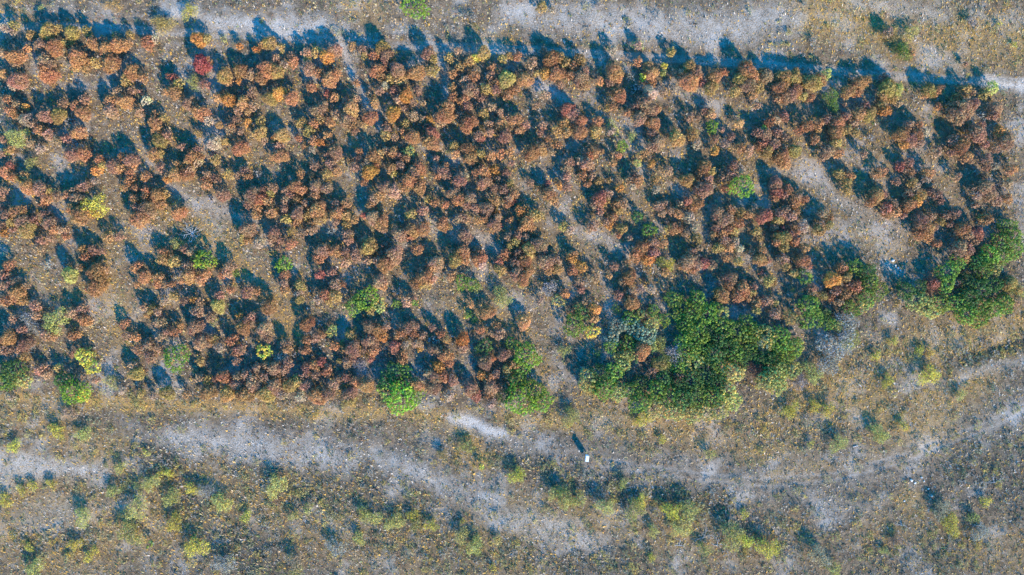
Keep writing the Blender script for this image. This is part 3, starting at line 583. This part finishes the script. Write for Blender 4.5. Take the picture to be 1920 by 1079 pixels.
1826 971 9 l s|pale green shrub right of the bright lemon one
1848 940 8 b s|yellow-green small shrub in the lower right
1838 998 13 s s|faint green shrub in the lower right
1684 1025 5 b s|tiny lemon shrub near the bottom right
1658 1033 7 l s|tiny pale green shrub near the bottom right
1565 1070 12 l s|green-yellow shrub at the bottom edge, right
1743 705 16 b s|yellow-green shrub on the slope under the long thicket
1675 640 8 b s|yellow low shrub in the upper right slope
1725 658 8 b s|yellow shrub, left of slope twins
1745 662 8 b s|yellow shrub, right of slope twins
1642 668 8 b s|yellow shrub on the left of the slope
1603 633 10 l s|yellow-olive shrub at the slope's left
1665 715 10 b s|yellow patch-like shrub at the slope's bottom
1930 700 0 b s|x
1305 0 0 b s|x
1873 45 4 b s|tiny yellow-green shrub in the top right field
1902 85 5 b s|tiny lime shrub by the top right edge
1822 40 8 s s|small blue-green shrub in the top right field
1525 76 7 s s|small blue-green shrub above the track, right
1480 60 5 l s|tiny yellow-green shrub above the track, right
1711 60 12 l s|olive shrub in the top right field
1668 62 13 y s|ochre-brown shrub within a long shadow, top right
1575 95 0 s s|x
1537 1043 17 t s|faint tan leafless shrub casting a wide shadow, bottom right of centre
1681 1014 11 t s|small faint tan leafless shrub above a tiny lemon one
1768 957 15 t s|faint tan leafless shrub left above the bright lemon round one
420 1058 17 s s|grey leafless shrub in the darkest grass at the bottom left
552 1052 14 t s|tan leafless shrub above the pale green one at the bottom edge
128 775 12 t s|tan leafless shrub on the ochre slope under the lower left track
1510 6 6 s s|tiny blue-green shrub at the top edge, right
300 45 14 y s|ochre shrub above the upper track by a pale track bend
315 45 11 y s|ochre-yellow shrub right on the upper track, left
212 10 13 y s|pale ochre shrub near the top edge, left
"""
EXTRA = "313 737 14 y,349 740 9 o,389 737 15 o,426 740 15 y,459 740 16 o,497 740 17 y,527 740 12 t,563 743 12 t,593 743 17 o,613 740 14 w,656 740 14 w,660 753 12 y,686 723 15 o,780 723 14 o,812 728 14 w,842 742 12 t,882 730 15 w,892 743 13 r,920 727 15 w,915 742 10 o,945 727 12 w,922 757 11 t,475 722 16 w,445 722 14 w,515 724 15 w,545 723 14 y,575 724 14 w,625 722 13 w,20 745 10 t,230 733 9 t,265 738 10 y,288 742 9 t"

# ------------------------------------------------------------------ foliage shapes
BASE = {  # leaf colours, linear
 'c': (.42, .095, .085), 'o': (.455, .230, .098), 'w': (.40, .230, .130), 'a': (.56, .265, .070), 'y': (.43, .290, .095), 'r': (.41, .155, .095),
 't': (.44, .33, .21), 's': (.36, .345, .30), 'l': (.45, .43, .12), 'q': (.27, .32, .20), 'v': (.205, .33, .035), 'g': (.20, .30, .045), 'd': (.085, .165, .04), 'b': (.62, .53, .08)}
WORD = {'o': 'rust-orange', 'w': 'pink-brown', 'a': 'bright orange', 'y': 'ochre', 'r': 'reddish', 'c': 'crimson', 't': 'faded tan', 's': 'bare grey',
        'l': 'yellow-green', 'g': 'green', 'd': 'dark green', 'b': 'yellow'}

def clump_leaves(R, cs, cr, n_leaf, size, rg, tints, jitter=.55, up=.25):
    """leaf-sized quads on little domes: centres cs, radii cr -> verts, quads, tint"""
    k = len(cs); m = k*n_leaf
    d = rg.normal(size=(m, 3)); d[:, 2] = np.abs(d[:, 2])*1.0 - .35*rg.random(m); d /= np.linalg.norm(d, axis=1)[:, None]
    c = np.repeat(cs, n_leaf, 0); r = np.repeat(cr, n_leaf)[:, None]
    p = c + d*r*(.72+.36*rg.random((m, 1)))
    nrm = d + rg.normal(size=(m, 3))*jitter; nrm[:, 2] += up; nrm /= np.linalg.norm(nrm, axis=1)[:, None]
    t = np.cross(nrm, rg.normal(size=(m, 3))); t /= np.linalg.norm(t, axis=1)[:, None]; b = np.cross(nrm, t)
    s = size*(.65+.7*rg.random((m, 1)))
    q = np.stack([p-t*s, p-b*s*.7, p+t*s, p+b*s*.7], 1).reshape(-1, 3)
    T = np.repeat(np.repeat(tints, n_leaf, 0)*(.8+.4*rg.random((m, 1))), 4, 0)
    return q, np.arange(m*4).reshape(-1, 4), T

def crown_arrays(R, hgt, kind, rg):
    """crown of radius R spanning up to hgt, as arrays"""
    w_ = {'s': 2.0, 'o': 1.0, 'e': 1.0}[kind]; ph = rg.random(4)*6.28; z0 = hgt*.42
    def lobe(a): return 1+w_*(.12*np.sin(2*a+ph[0])+.10*np.sin(3*a+ph[1])+.07*np.sin(5*a+ph[2]))
    if kind == 'o':   cr0, sp, nl, sz = .29, .39, 34, .09
    elif kind == 'e': cr0, sp, nl, sz = .26, .56, 34, .095
    else:             cr0, sp, nl, sz = .30, .36, 9, .085
    
    cs = []
    for _ in range(3500):
        v = rg.normal(size=3); v /= np.linalg.norm(v)
        if v[2] < -.15: continue
        a = math.atan2(v[1], v[0]); q = (.70+.3*rg.random()) if kind != 's' else (.35+.65*rg.random())
        rr = max(R-cr0*.6, .12)
        p = np.array([v[0]*rr*lobe(a)*q, v[1]*rr*lobe(a)*q, z0+v[2]*(hgt-z0-cr0*.5)*q])
        if all(np.sum((p-c)**2) > (sp*(.8+.4*rg.random()))**2 for c in cs): cs.append(p)
        if len(cs) > 260: break
    cs = np.array(cs)
    if kind == 'e': cs = cs[rg.random(len(cs)) < .85]
    k = len(cs); cr = cr0*(.7+.6*rg.random(k))
    if kind == 'o':
        h = .8*rg.normal(0, 1, k)+.9*np.sin(cs[:, 0]*1.3+ph[3]); g = 1+.18*rg.normal(size=k)
        tint = np.stack([g*(1+.05*h), g*(1+.11*h), g*(1+.02*h)], 1)
    elif kind == 'e':
        h = rg.normal(0, 1, k); g = 1+.2*rg.normal(size=k); tint = np.stack([g*(1.05+.35*h), g*(1+.12*h), g], 1)
    else:
        h = rg.normal(0, 1, k); g = 1+.2*rg.normal(size=k); tint = np.stack([g*(1+.1*h), g*(1+.05*h), g*(1-.1*h)], 1)
    tint = np.clip(tint, .35, 2.0)
    return clump_leaves(R, cs, cr, nl, sz, rg, tint)

def tubes(segs, sides=5):
    """tapered tubes from (p0, p1, r0, r1)"""
    V, F = [], []
    for p0, p1, r0, r1 in segs:
        p0 = Vector(p0); p1 = Vector(p1); d = (p1-p0).normalized()
        u = d.orthogonal().normalized(); w = d.cross(u); b = len(V)
        for p, r in ((p0, r0), (p1, r1)):
            for s in range(sides):
                a = 6.2832*s/sides; V.append(p+u*(r*math.cos(a))+w*(r*math.sin(a)))
        for s in range(sides):
            t = (s+1) % sides; F.append((b+s, b+t, b+sides+t, b+sides+s))
    return np.array([tuple(v) for v in V]), np.array(F)

def trunk_segs(R, hgt, rg, twiggy=False):
    th = hgt*(.42 if not twiggy else .2); k = .05+.03*R
    top = (rg.normal()*.1, rg.normal()*.1, th)
    segs = [((0, 0, -.35), top, k*1.5, k)]
    n = 5 if not twiggy else 8
    for i in range(n):
        a = 6.28*i/n+rg.random()*.8; rr = R*(.45+.3*rg.random())
        mid = (top[0]+math.cos(a)*rr*.5, top[1]+math.sin(a)*rr*.5, th+(hgt-th)*.35)
        end = (top[0]+math.cos(a+.3)*rr, top[1]+math.sin(a+.3)*rr, th+(hgt-th)*(.5+.3*rg.random()))
        segs += [(top, mid, k*.7, k*.45), (mid, end, k*.45, k*.15)]
        for _ in range(3 if twiggy else 1):
            e2 = (end[0]+rg.normal()*R*.25, end[1]+rg.normal()*R*.25, end[2]+rg.random()*.2*hgt)
            segs.append((mid if rg.random() < .5 else end, e2, k*.28, k*.08))
    return segs

CLASSES = {'o': (.75, 1.1, 1.5, 2.0, 2.7), 'e': (.7, 1.2, 1.8, 2.5, 3.3), 's': (.5, .8, 1.2, 1.7, 2.3)}
def tree_h(kind, R):
    if kind == 'o': return 1.2*R+1.25
    if kind == 'e': return .95*R+1.3
    return .9*R+.4
LIB = {}
for kd, sizes in CLASSES.items():
    for ci, R in enumerate(sizes):
        for v in range(4):
            rg = np.random.default_rng(1000*ord(kd)+10*ci+v)
            hg = tree_h(kd, R)
            A = crown_arrays(R, hg, kd, rg)
            T = tubes(trunk_segs(R, hg, rg, kd == 's'), 5)
            LIB[kd, ci, v] = (A, T, mesh('crown', A[0], A[1], M_LEAF if kd != 'e' else M_GREEN, A[2], 4), mesh('trunk', T[0], T[1], M_BARK, None, 4), R)

def colour_of(c, rg, kind):
    b = np.array(BASE[c]); g = float(np.exp(rg.normal(0, .13)))
    h = rg.normal(0, .07)
    return np.clip(b*g*np.array([1, 1+h, 1+h*.5]), 0.01, .8)

def pick(kind, R, rg):
    sizes = CLASSES[kind]; ci = int(np.argmin([abs(math.log(R/s)) for s in sizes])); return ci, int(rg.integers(4))

def put(name, kind, px, py, rpx, c, rg):
    """a tree or shrub standing where its crown shows: Empty > trunk, crown"""
    R = rpx/PXM; ci, v = pick(kind, R, rg); A, T, cme, tme, R0 = LIB[kind, ci, v]
    k = R/R0; zc = .62*tree_h(kind, R0)*k
    x, y = world_xy(px, py, zc); z = float(height(np.array([x]), np.array([y]))[0])-.03
    e = link(name, None, loc=(x, y, z)); e.empty_display_size = .3
    e.rotation_euler = (0, 0, rg.random()*6.28); e.scale = (k, k, k*(.92+.16*rg.random()))
    link('crown' if name != 'shrub' else 'foliage', cme, e, col=colour_of(c, rg, kind))
    link('trunk' if name != 'shrub' else 'stem', tme, e)
    return e

# ------------------------------------------------------------------ collect all crowns
rg = np.random.default_rng(77)
DEC = []
for (ti, tj), s in TILES.items():
    for it in s.split(','):
        q = it.split(); x, y, r, c = float(q[0]), float(q[1]), float(q[2]), q[3]
        if r <= 0: continue
        DEC.append((ti*320+x/4.497, tj*240+y/4.497, r/4.497*1.0, c))
for it in EXTRA.split(','):
    q = it.split(); DEC.append((float(q[0]), float(q[1]), float(q[2]), q[3]))
# crowns of one tile edge may have been noted twice: keep the larger
DEC.sort(key=lambda t: -t[2]); keep = []
for d in DEC:
    if all((d[0]-k[0])**2+(d[1]-k[1])**2 > (.55*min(d[2], k[2]))**2 for k in keep): keep.append(d)
DEC = keep
GRN = []
for ln in GREEN.strip().splitlines():
    head, lab = ln.split('|'); q = head.split()
    if float(q[2]) <= 0: continue
    GRN.append((float(q[0]), float(q[1]), float(q[2]), q[3], q[4], lab.strip()))

# landmarks the labels refer to
MARKS = [(380, 119, 'the crimson tree below the upper track'), (355, 22, 'the yellow shrub above the track'), (30, 256, "the airy yellow-green tree by the left edge"),
 (178, 388, 'the lemon-yellow tree on the left'), (362, 435, 'the dead grey tree'), (384, 488, 'the olive green twin-topped evergreen'), (531, 496, 'the yellow-green tree over a red-brown crown'),
 (688, 562, 'the fresh green tree pair'), (766, 284, 'the lime shrub on the open strip'), (777, 8, 'the green tree cut by the top edge'),
 (1391, 349, 'the large bright green tree'), (1166, 275, 'the narrow green evergreen'), (1336, 237, 'the small green tree under ochre crowns'),
 (1218, 431, 'the mid green centre-right shrub'), (328, 672, 'the bright green drooping tree'), (495, 660, 'the lone lemon-green shrub'), (158, 675, 'the hollow yellow-green tree'),
 (104, 602, 'the spreading yellow-green tree'), (621, 622, 'the forked lime shrub'), (752, 748, 'the big green domed tree'), (975, 752, 'the large green end tree'),
 (875, 531, 'the open-crowned green pair'), (941, 558, 'the yellow-olive shrub'), (1095, 600, 'the green trees under orange crowns'), (1249, 496, 'the lemon-yellow centre-right tree'),
 (1562, 185, 'the green shrub under ochre crowns'), (1560, 522, 'the orange domed crown on the right'), (1750, 533, 'the purple-red shrub'), (1895, 425, 'the right edge green thicket'),
 (1484, 595, 'the yellow-green rounded shrub'), (166, 15, 'the top left pale ground'), (865, 115, 'the yellow-tipped crowns by the track'), (1259, 96, 'the lone ochre shrub on the track'),
 (1490, 145, 'the big ochre crowns by the track'), (1805, 200, 'the largest pink-brown dome'), (560, 300, 'the red-brown crowns left of centre')]
DIRS = ['right of', 'above and right of', 'above', 'above and left of', 'left of', 'below and left of', 'below', 'below and right of']
ORD = ['nearest', 'second', 'third', 'fourth', 'fifth', 'sixth', 'seventh', 'eighth', 'ninth', 'tenth', 'eleventh', 'twelfth']
def size_word(r): return 'large' if r > 15.5 else ('mid-sized' if r > 12 else 'small')
main, rest = DEC[:298], DEC[298:]
info = []
for d in main:
    k = min(range(len(MARKS)), key=lambda i: (MARKS[i][0]-d[0])**2+(MARKS[i][1]-d[1])**2)
    dx, dy = d[0]-MARKS[k][0], MARKS[k][1]-d[1]; dist = math.hypot(dx, dy)
    s = int(round(math.degrees(math.atan2(dy, dx))/45)) % 8
    info.append([d, k, s, dist, dist < 14])
labels = {}
groups = {}
for n, (d, k, s, dist, at) in enumerate(info): groups.setdefault((k, s if not at else 9, WORD[d[3]]), []).append((dist, n))
for (k, s, w), L_ in groups.items():
    for q, (dist, n) in enumerate(sorted(L_)):
        o = ORD[min(q, 11)]
        if s == 9: labels[n] = f"{size_word(info[n][0][2])} {w} tree " + (f"touching {MARKS[k][2]}" if q == 0 else f"{o} in rank touching {MARKS[k][2]}")
        elif len(L_) == 1: labels[n] = f"{size_word(info[n][0][2])} {w} tree, {DIRS[s]} {MARKS[k][2]}"
        else: labels[n] = f"{size_word(info[n][0][2])} {w} tree, {o} {DIRS[s]} {MARKS[k][2]}"
for n, (d, k, s, dist, at) in enumerate(info):
    e = put('deciduous_tree', 's' if d[3] == 's' else 'o', d[0], d[1], d[2]*1.02, d[3], rg)
    tag(e, labels[n], 'tree', 'autumn-coloured trees of the thicket')

# the smaller crowns that fill the gaps: one mass
def thin(A, keep, grow):
    V_, F_, T_ = A; m = len(F_); s = np.random.default_rng(3).permutation(m)[:int(m*keep)]
    Q = V_.reshape(m, 4, 3)[s]; c = Q.mean(1, keepdims=True)
    return (c+(Q-c)*grow).reshape(-1, 3), np.arange(len(s)*4).reshape(-1, 4), T_.reshape(m, 4, 3)[s].reshape(-1, 3)
THIN = {k: thin(v[0], .20, 1.85) for k, v in LIB.items()}
def merge(name, items, mat_leaf, label):
    VV, FF, TT, tv, tf = [], [], [], [], []; n0 = t0 = 0
    for px, py, rpx, c, kind in items:
        R = rpx/PXM; ci, v = pick(kind, R, rg); _, T, _, _, R0 = LIB[kind, ci, v]; A = THIN[kind, ci, v]; k = R/R0
        x, y = world_xy(px, py, .6*tree_h(kind, R0)*k); z = float(height(np.array([x]), np.array([y]))[0])
        a = rg.random()*6.28; ca, sa = math.cos(a)*k, math.sin(a)*k
        for (Vv, Fv, tt), bag in (((A[0], A[1], A[2]*colour_of(c, rg, kind)), 0), ((T[0], T[1], None), 1)):
            q = np.stack([Vv[:, 0]*ca-Vv[:, 1]*sa+x, Vv[:, 0]*sa+Vv[:, 1]*ca+y, Vv[:, 2]*k+z], 1)
            VV.append(q); FF.append(Fv+n0); n0 += len(q)
            TT.append(tt if tt is not None else np.tile(np.array([[.14, .11, .085]]), (len(q), 1)))
    me = mesh(name, np.concatenate(VV), np.concatenate(FF), mat_leaf, np.concatenate(TT), 4)
    return tag(link(name, me), label, 'undergrowth', kind='stuff')
merge('thicket_undergrowth', [(d[0], d[1], d[2]*.91, d[3], 'o' if d[3] != 's' else 's') for d in rest], M_LEAF, 'smaller rust and brown crowns filling gaps in the thicket')

# greens and field shrubs
for (px, py, r, c, kd, lab) in GRN:
    big = kd == 'e' and r >= 10
    e = put('evergreen_tree' if big else 'shrub', kd, px, py, r*(1.02 if kd == 'e' else 1.25), c, rg)
    tag(e, lab, 'tree' if big else 'shrub', 'green trees of the thicket' if big else 'shrubs of the field')

# low brush under and between the trees, too much to count
def in_wood(x, y):
    px, py = pix(x, y)
    top = np.interp(px, [-200, 0, 330, 800, 1250, 1650, 1920, 2100], [70, 75, 92, 108, 128, 158, 178, 185])
    bot = np.interp(px, [-200, 0, 400, 800, 1050, 1250, 1400, 1520, 1620, 1750, 1920, 2100], [725, 728, 735, 745, 745, 780, 770, 690, 600, 600, 590, 570])
    return (py > top) & (py < bot)
cand = np.stack([rng.uniform(-125, 125, 9500), rng.uniform(-72, 72, 9500)], 1)
okm = np.where(in_wood(cand[:, 0], cand[:, 1]), 1.0, .30)
okm *= 1-.8*np.clip(zone(PALE, cand[:, 0], cand[:, 1]), 0, 1); okm *= .35+.9*vnoise(cand[:, 0], cand[:, 1], 7, 51)
cand = cand[rng.random(len(cand)) < okm]
bitems = []
nb = len(cand); cr = .13+.3*rng.random(nb)**1.6
cz = height(cand[:, 0], cand[:, 1])
pal = np.array([(.20, .11, .07), (.26, .15, .08), (.17, .15, .09), (.13, .16, .07), (.30, .27, .22), (.42, .28, .10), (.13, .16, .11), (.45, .37, .22), (.38, .20, .10), (.16, .24, .06)])
tn = pal[rng.integers(len(pal), size=nb)]*rng.uniform(.7, 1.3, (nb, 1))
q, f, t = clump_leaves(1, np.column_stack([cand, cz+.05+cr*.3]), cr, 16, .095, rng, tn, .8)
tag(link('low_brush', mesh('low_brush', q, f, M_LEAF, t, 4)), 'low brown and grey-green brush scattered over the ground', 'brush', kind='stuff')

# pale airy bushes that run together over the open field
cand = np.stack([rng.uniform(-125, 125, 7500), rng.uniform(-72, 72, 7500)], 1); X, Y = cand[:, 0], cand[:, 1]
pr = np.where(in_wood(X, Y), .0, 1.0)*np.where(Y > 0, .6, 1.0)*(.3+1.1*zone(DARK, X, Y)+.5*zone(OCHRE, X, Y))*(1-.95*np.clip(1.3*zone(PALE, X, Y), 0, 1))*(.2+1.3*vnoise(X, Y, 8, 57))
cand = cand[rng.random(len(cand)) < pr]
cs_, cr_, tt_ = [], [], []
pal = np.array([(.40, .35, .12), (.46, .38, .15), (.30, .30, .17), (.30, .29, .24), (.54, .42, .12), (.20, .23, .14), (.36, .32, .26)])
for (X, Y) in cand:
    R = rng.uniform(.35, 1.3); k = int(5+14*R*R); c = pal[rng.integers(len(pal))]*rng.uniform(.8, 1.25)
    a = rng.random(k)*6.28; q_ = R*np.sqrt(rng.random(k)); px_, py_ = X+np.cos(a)*q_, Y+np.sin(a)*q_
    cs_.append(np.column_stack([px_, py_, height(px_, py_)+.10+.55*R*rng.random(k)*np.sqrt(np.clip(1-(q_/R)**2, 0, 1))]))
    cr_.append(rng.uniform(.15, .32, k)); tt_.append(c*rng.uniform(.75, 1.3, (k, 1)))
q, f, t = clump_leaves(1, np.concatenate(cs_), np.concatenate(cr_), 8, .085, rng, np.concatenate(tt_), .9)
tag(link('field_brush', mesh('field_brush', q, f, M_LEAF, t, 4)), 'airy olive and straw-coloured brush spreading over the field', 'brush', kind='stuff')

# ------------------------------------------------------------------ grass tufts
def tufts(n, x, y, size, hgt, tint, blades):
    m = n*blades
    a = rng.random(m)*6.28; a = np.where(rng.random(m) < .45, 2.12+rng.normal(0, .5, m)+3.1416*(rng.random(m) < .3), a)
    L_ = np.repeat(size, blades)*rng.uniform(.6, 1.6, m); w = L_*rng.uniform(.10, .24, m)
    X = np.repeat(x, blades)+rng.normal(0, .05, m); Y = np.repeat(y, blades)+rng.normal(0, .05, m); Z = np.repeat(height(x, y), blades)
    ca, sa = np.cos(a), np.sin(a); hh = np.repeat(hgt, blades)*rng.uniform(.5, 1.2, m)
    v0 = np.stack([X-sa*w, Y+ca*w, Z-.03], 1); v1 = np.stack([X+sa*w, Y-ca*w, Z-.03], 1)
    v2 = np.stack([X+ca*L_, Y+sa*L_, Z+hh], 1)
    Vv = np.stack([v0, v1, v2], 1).reshape(-1, 3)
    T = np.repeat(np.repeat(tint, blades, 0)*rng.uniform(.75, 1.25, (m, 1)), 3, 0)
    return Vv, np.arange(m*3).reshape(-1, 3), T
N_ = 340000
x = rng.uniform(-128, 128, N_); y = rng.uniform(-74, 74, N_)
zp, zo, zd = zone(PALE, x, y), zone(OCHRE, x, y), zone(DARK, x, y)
patch = vnoise(x, y, 3.2, 61); patch2 = vnoise(x, y, 11, 62)
keepm = rng.random(N_) < np.clip(.45+.5*patch+.3*zo+.3*zd-.95*zp*(.6+.5*vnoise(x, y, 1.3, 63))-.8*rut(x, y), .03, 1)
x, y, zp, zo, zd, patch, patch2 = (v[keepm] for v in (x, y, zp, zo, zd, patch, patch2)); n = len(x)
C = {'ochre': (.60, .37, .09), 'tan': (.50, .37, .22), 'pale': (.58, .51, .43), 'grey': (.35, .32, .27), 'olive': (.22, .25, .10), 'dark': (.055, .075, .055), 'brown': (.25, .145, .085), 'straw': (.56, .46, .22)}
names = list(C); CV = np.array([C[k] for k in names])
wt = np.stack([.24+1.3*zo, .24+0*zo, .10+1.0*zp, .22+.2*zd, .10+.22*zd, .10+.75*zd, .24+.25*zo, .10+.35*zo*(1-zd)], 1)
wt *= 1+.95*(np.stack([vnoise(x, y, 4.5, 70+k) for k in range(8)], 1)-.5)*2
wt *= 1+.95*(np.stack([vnoise(x, y, 1.1, 80+k) for k in range(8)], 1)-.5)*2
wt = np.clip(wt, .005, None); cum = np.cumsum(wt/wt.sum(1)[:, None], 1)
ci = (rng.random((n, 1)) > cum).sum(1).clip(0, 7)
tn = CV[ci]*rng.uniform(.7, 1.25, (n, 1))
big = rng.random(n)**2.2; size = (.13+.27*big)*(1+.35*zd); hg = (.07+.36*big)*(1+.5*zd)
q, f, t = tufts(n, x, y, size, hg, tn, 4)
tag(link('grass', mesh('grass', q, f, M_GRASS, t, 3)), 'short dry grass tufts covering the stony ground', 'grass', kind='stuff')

# ------------------------------------------------------------------ dead tree, fallen wood, stones
def zat(x, y): return float(height(np.array([x]), np.array([y]))[0])
def branchy(seed, length, n, spread, lift):
    r_ = np.random.default_rng(seed); out = []
    def grow(p, a, L_, r0, depth):
        segs = []; q = Vector(p)
        for s in range(4):
            a += r_.normal()*.18; nx_ = q+Vector((math.cos(a)*L_/4, math.sin(a)*L_/4, lift*L_/4*(r_.random()-.2)))
            nx_.z = max(nx_.z, .05)
            segs.append((tuple(q), tuple(nx_), r0*(1-s*.2), r0*(1-(s+1)*.2))); q = nx_
            if depth > 0 and r_.random() < .75: segs += grow(q, a+r_.choice([-1, 1])*(.5+.4*r_.random()), L_*.55, r0*.5, depth-1)
        return segs
    return [grow((0, 0, .1), spread*i/n*6.28+r_.random()*.6, length*(.6+.5*r_.random()), .07, 2) for i in range(n)]
x, y = world_xy(364, 438); e = link('dead_tree', None, loc=(x, y, zat(x, y)))
tag(e, 'dead grey leafless tree on ochre grass above olive evergreens', 'tree')
T = tubes([((0, 0, -.2), (.05, 0, .7), .16, .11)], 6); link('trunk', mesh('trunk', T[0], T[1], M_DEAD, None, 4), e)
for sg in branchy(5, 2.2, 9, 1, .5):
    T = tubes(sg, 4); link('branch', mesh('branch', T[0]+np.array([0, 0, .5]), T[1], M_DEAD, None, 4), e)
for k, (px, py, L_, lab) in enumerate([(1318, 1008, 2.6, 'tangle of pale fallen branches, left of the broad yellow-green shrub'), (1345, 1022, 2.2, 'fallen grey branches under the broad yellow-green shrub'),
        (1272, 1022, 1.7, 'small fallen branch below the dark grass, lower right field'), (1862, 905, 2.2, 'thin fallen branches in dark grass near the right edge'), (1835, 985, 1.6, 'fallen branch right of the bright lemon round shrub'),
        (1690, 985, 1.9, 'grey fallen branch on grass below the orange grass patch')]):
    x, y = world_xy(px, py); e = link('fallen_branch', None, loc=(x, y, zat(x, y))); tag(e, lab, 'branch', 'dead branches lying in the field')
    for sg in branchy(20+k, L_, 3, .6, .12):
        T = tubes(sg, 4); link('limb', mesh('limb', T[0], T[1], M_DEAD, None, 4), e)
for px, py, L_, a, lab in [(1604, 837, 1.2, .25, 'short bleached log on the ochre slope'), (1612, 723, 1.2, -.75, 'bleached log upper one, below the green thickets')]:
    x, y = world_xy(px, py); z = zat(x, y)
    T = tubes([((-L_/2, 0, .1), (0, .03, .12), .09, .1), ((0, .03, .12), (L_/2, 0, .1), .1, .06), ((.1, 0, .12), (.3, .2, .2), .04, .02)], 7)
    o = link('fallen_log', mesh('fallen_log', T[0], T[1], M_DEAD, None, 4), loc=(x, y, z)); o.rotation_euler = (0, 0, a)
    tag(o, lab, 'log', 'logs lying on the slope')

import bmesh
def rock_mesh(seed):
    bm = bmesh.new(); bmesh.ops.create_icosphere(bm, subdivisions=2, radius=1); r_ = random.Random(seed)
    ax = [Vector((r_.gauss(0, 1), r_.gauss(0, 1), r_.gauss(0, 1))).normalized() for _ in range(7)]; cut = [r_.uniform(.55, .85) for _ in ax]
    for v in bm.verts:
        for a, c in zip(ax, cut):
            d = v.co.dot(a)
            if d > c: v.co -= a*(d-c)
        v.co.z *= .6
    me = bpy.data.meshes.new('rock'); bm.to_mesh(me); bm.free(); me.materials.append(M_ROCK); return me
RK = [rock_mesh(i) for i in range(5)]
ROCKS = [(1674, 489, .42, 'large white limestone rock at the head of the shadowed slope'), (1684, 503, .30, 'second white rock right below the large one'), (1679, 498, .28, 'small white rock between the two larger ones'),
 (1688, 508, .25, 'small pale rock lowest of the four by the slope'), (1682, 617, .26, 'lone small white stone on the brown slope'), (1709, 901, .40, 'white rock, left end of the rubble by the orange grass'),
 (1716, 906, .34, 'white rock under the left end of the rubble'), (1728, 896, .30, 'small white stone above the rubble'), (1741, 917, .28, 'white stone where the rubble meets the dark shade'),
 (1748, 931, .25, 'lowest white stone of the rubble trail'), (1733, 903, .22, 'tiny white stone at the middle of the rubble trail'), (1604, 935, .25, 'white stone on the bare grey field'),
 (1601, 968, .22, 'tiny pale stone on the bare grey field'), (1195, 880, .24, 'tiny white stone in the pale right track'), (1320, 974, .22, 'tiny white stone in the dark grass'),
 (1696, 940, .26, 'white stone left of the orange grass patch'), (1880, 775, .28, 'white stone beside the right track')]
for k, (px, py, s, lab) in enumerate(ROCKS):
    x, y = world_xy(px, py); o = link('rock', RK[k % 5], loc=(x, y, zat(x, y)+s*.15)); o.scale = (s, s*.8, s); o.rotation_euler = (0, 0, k*1.7)
    tag(o, lab, 'rock', 'white stones on the slopes')

# ------------------------------------------------------------------ the white box blind on legs
M_WHITE = plain_material('white_panel', (.74, .80, .82), (.82, .86, .87), 3, .45, .05)
M_STEEL = plain_material('dull_steel', (.16, .16, .16), (.25, .25, .25), 9, .6, .1)
M_HOLE = plain_material('dark_opening', (.02, .02, .02), (.035, .035, .035), 5, .8, 0)  # near-black panel colour stands in for the shade inside the window openings
def box(name, c, d, mat, parent, bev=.012, label=None):
    bm = bmesh.new(); bmesh.ops.create_cube(bm, size=1)
    for v in bm.verts: v.co = Vector((v.co.x*d[0], v.co.y*d[1], v.co.z*d[2]))
    if bev: bmesh.ops.bevel(bm, geom=bm.edges[:], offset=bev, segments=1, affect='EDGES')
    me = bpy.data.meshes.new(name); bm.to_mesh(me); bm.free(); me.materials.append(mat)
    o = link(name, me, parent, loc=c)
    if label: o['label'] = label
    return o
x, y = world_xy(1099, 856, 0); e = link('hunting_blind', None, loc=(x, y, zat(x, y))); e.rotation_euler = (0, 0, -.12)
tag(e, 'narrow white box hide on short legs standing alone beside the pale track', 'box hide')
bx, by, z0, z1 = .72, 1.34, .68, 2.3
cab = box('cabin', (0, 0, (z0+z1)/2), (bx-.06, by-.06, z1-z0), M_WHITE, e)
rf = box('roof', (0, 0, z1+.03), (bx+.02, by+.02, .06), M_WHITE, e)
for s in (-.22, .22): box('rib', (s, 0, z1+.072), (.04, by-.1, .02), M_WHITE, e, .006)
for sx in (-1, 1):
    for sy in (-1, 1): box('leg', (sx*(bx/2-.08), sy*(by/2-.08), z0/2-.05), (.06, .06, z0+.12), M_STEEL, e, .008)
    box('brace', (sx*(bx/2-.08), 0, .35), (.03, by-.22, .03), M_STEEL, e, .004)
    box('window', (sx*(bx/2-.028), .05, 1.85), (.012, .8, .3), M_HOLE, e, 0)
box('window', (0, -by/2+.028, 1.85), (.42, .012, .3), M_HOLE, e, 0)
dr = box('door', (0, by/2-.022, 1.45), (.5, .02, 1.3), M_WHITE, e, .004); 
box('handle', (.2, .022, 0), (.03, .03, .12), M_STEEL, dr, .004)
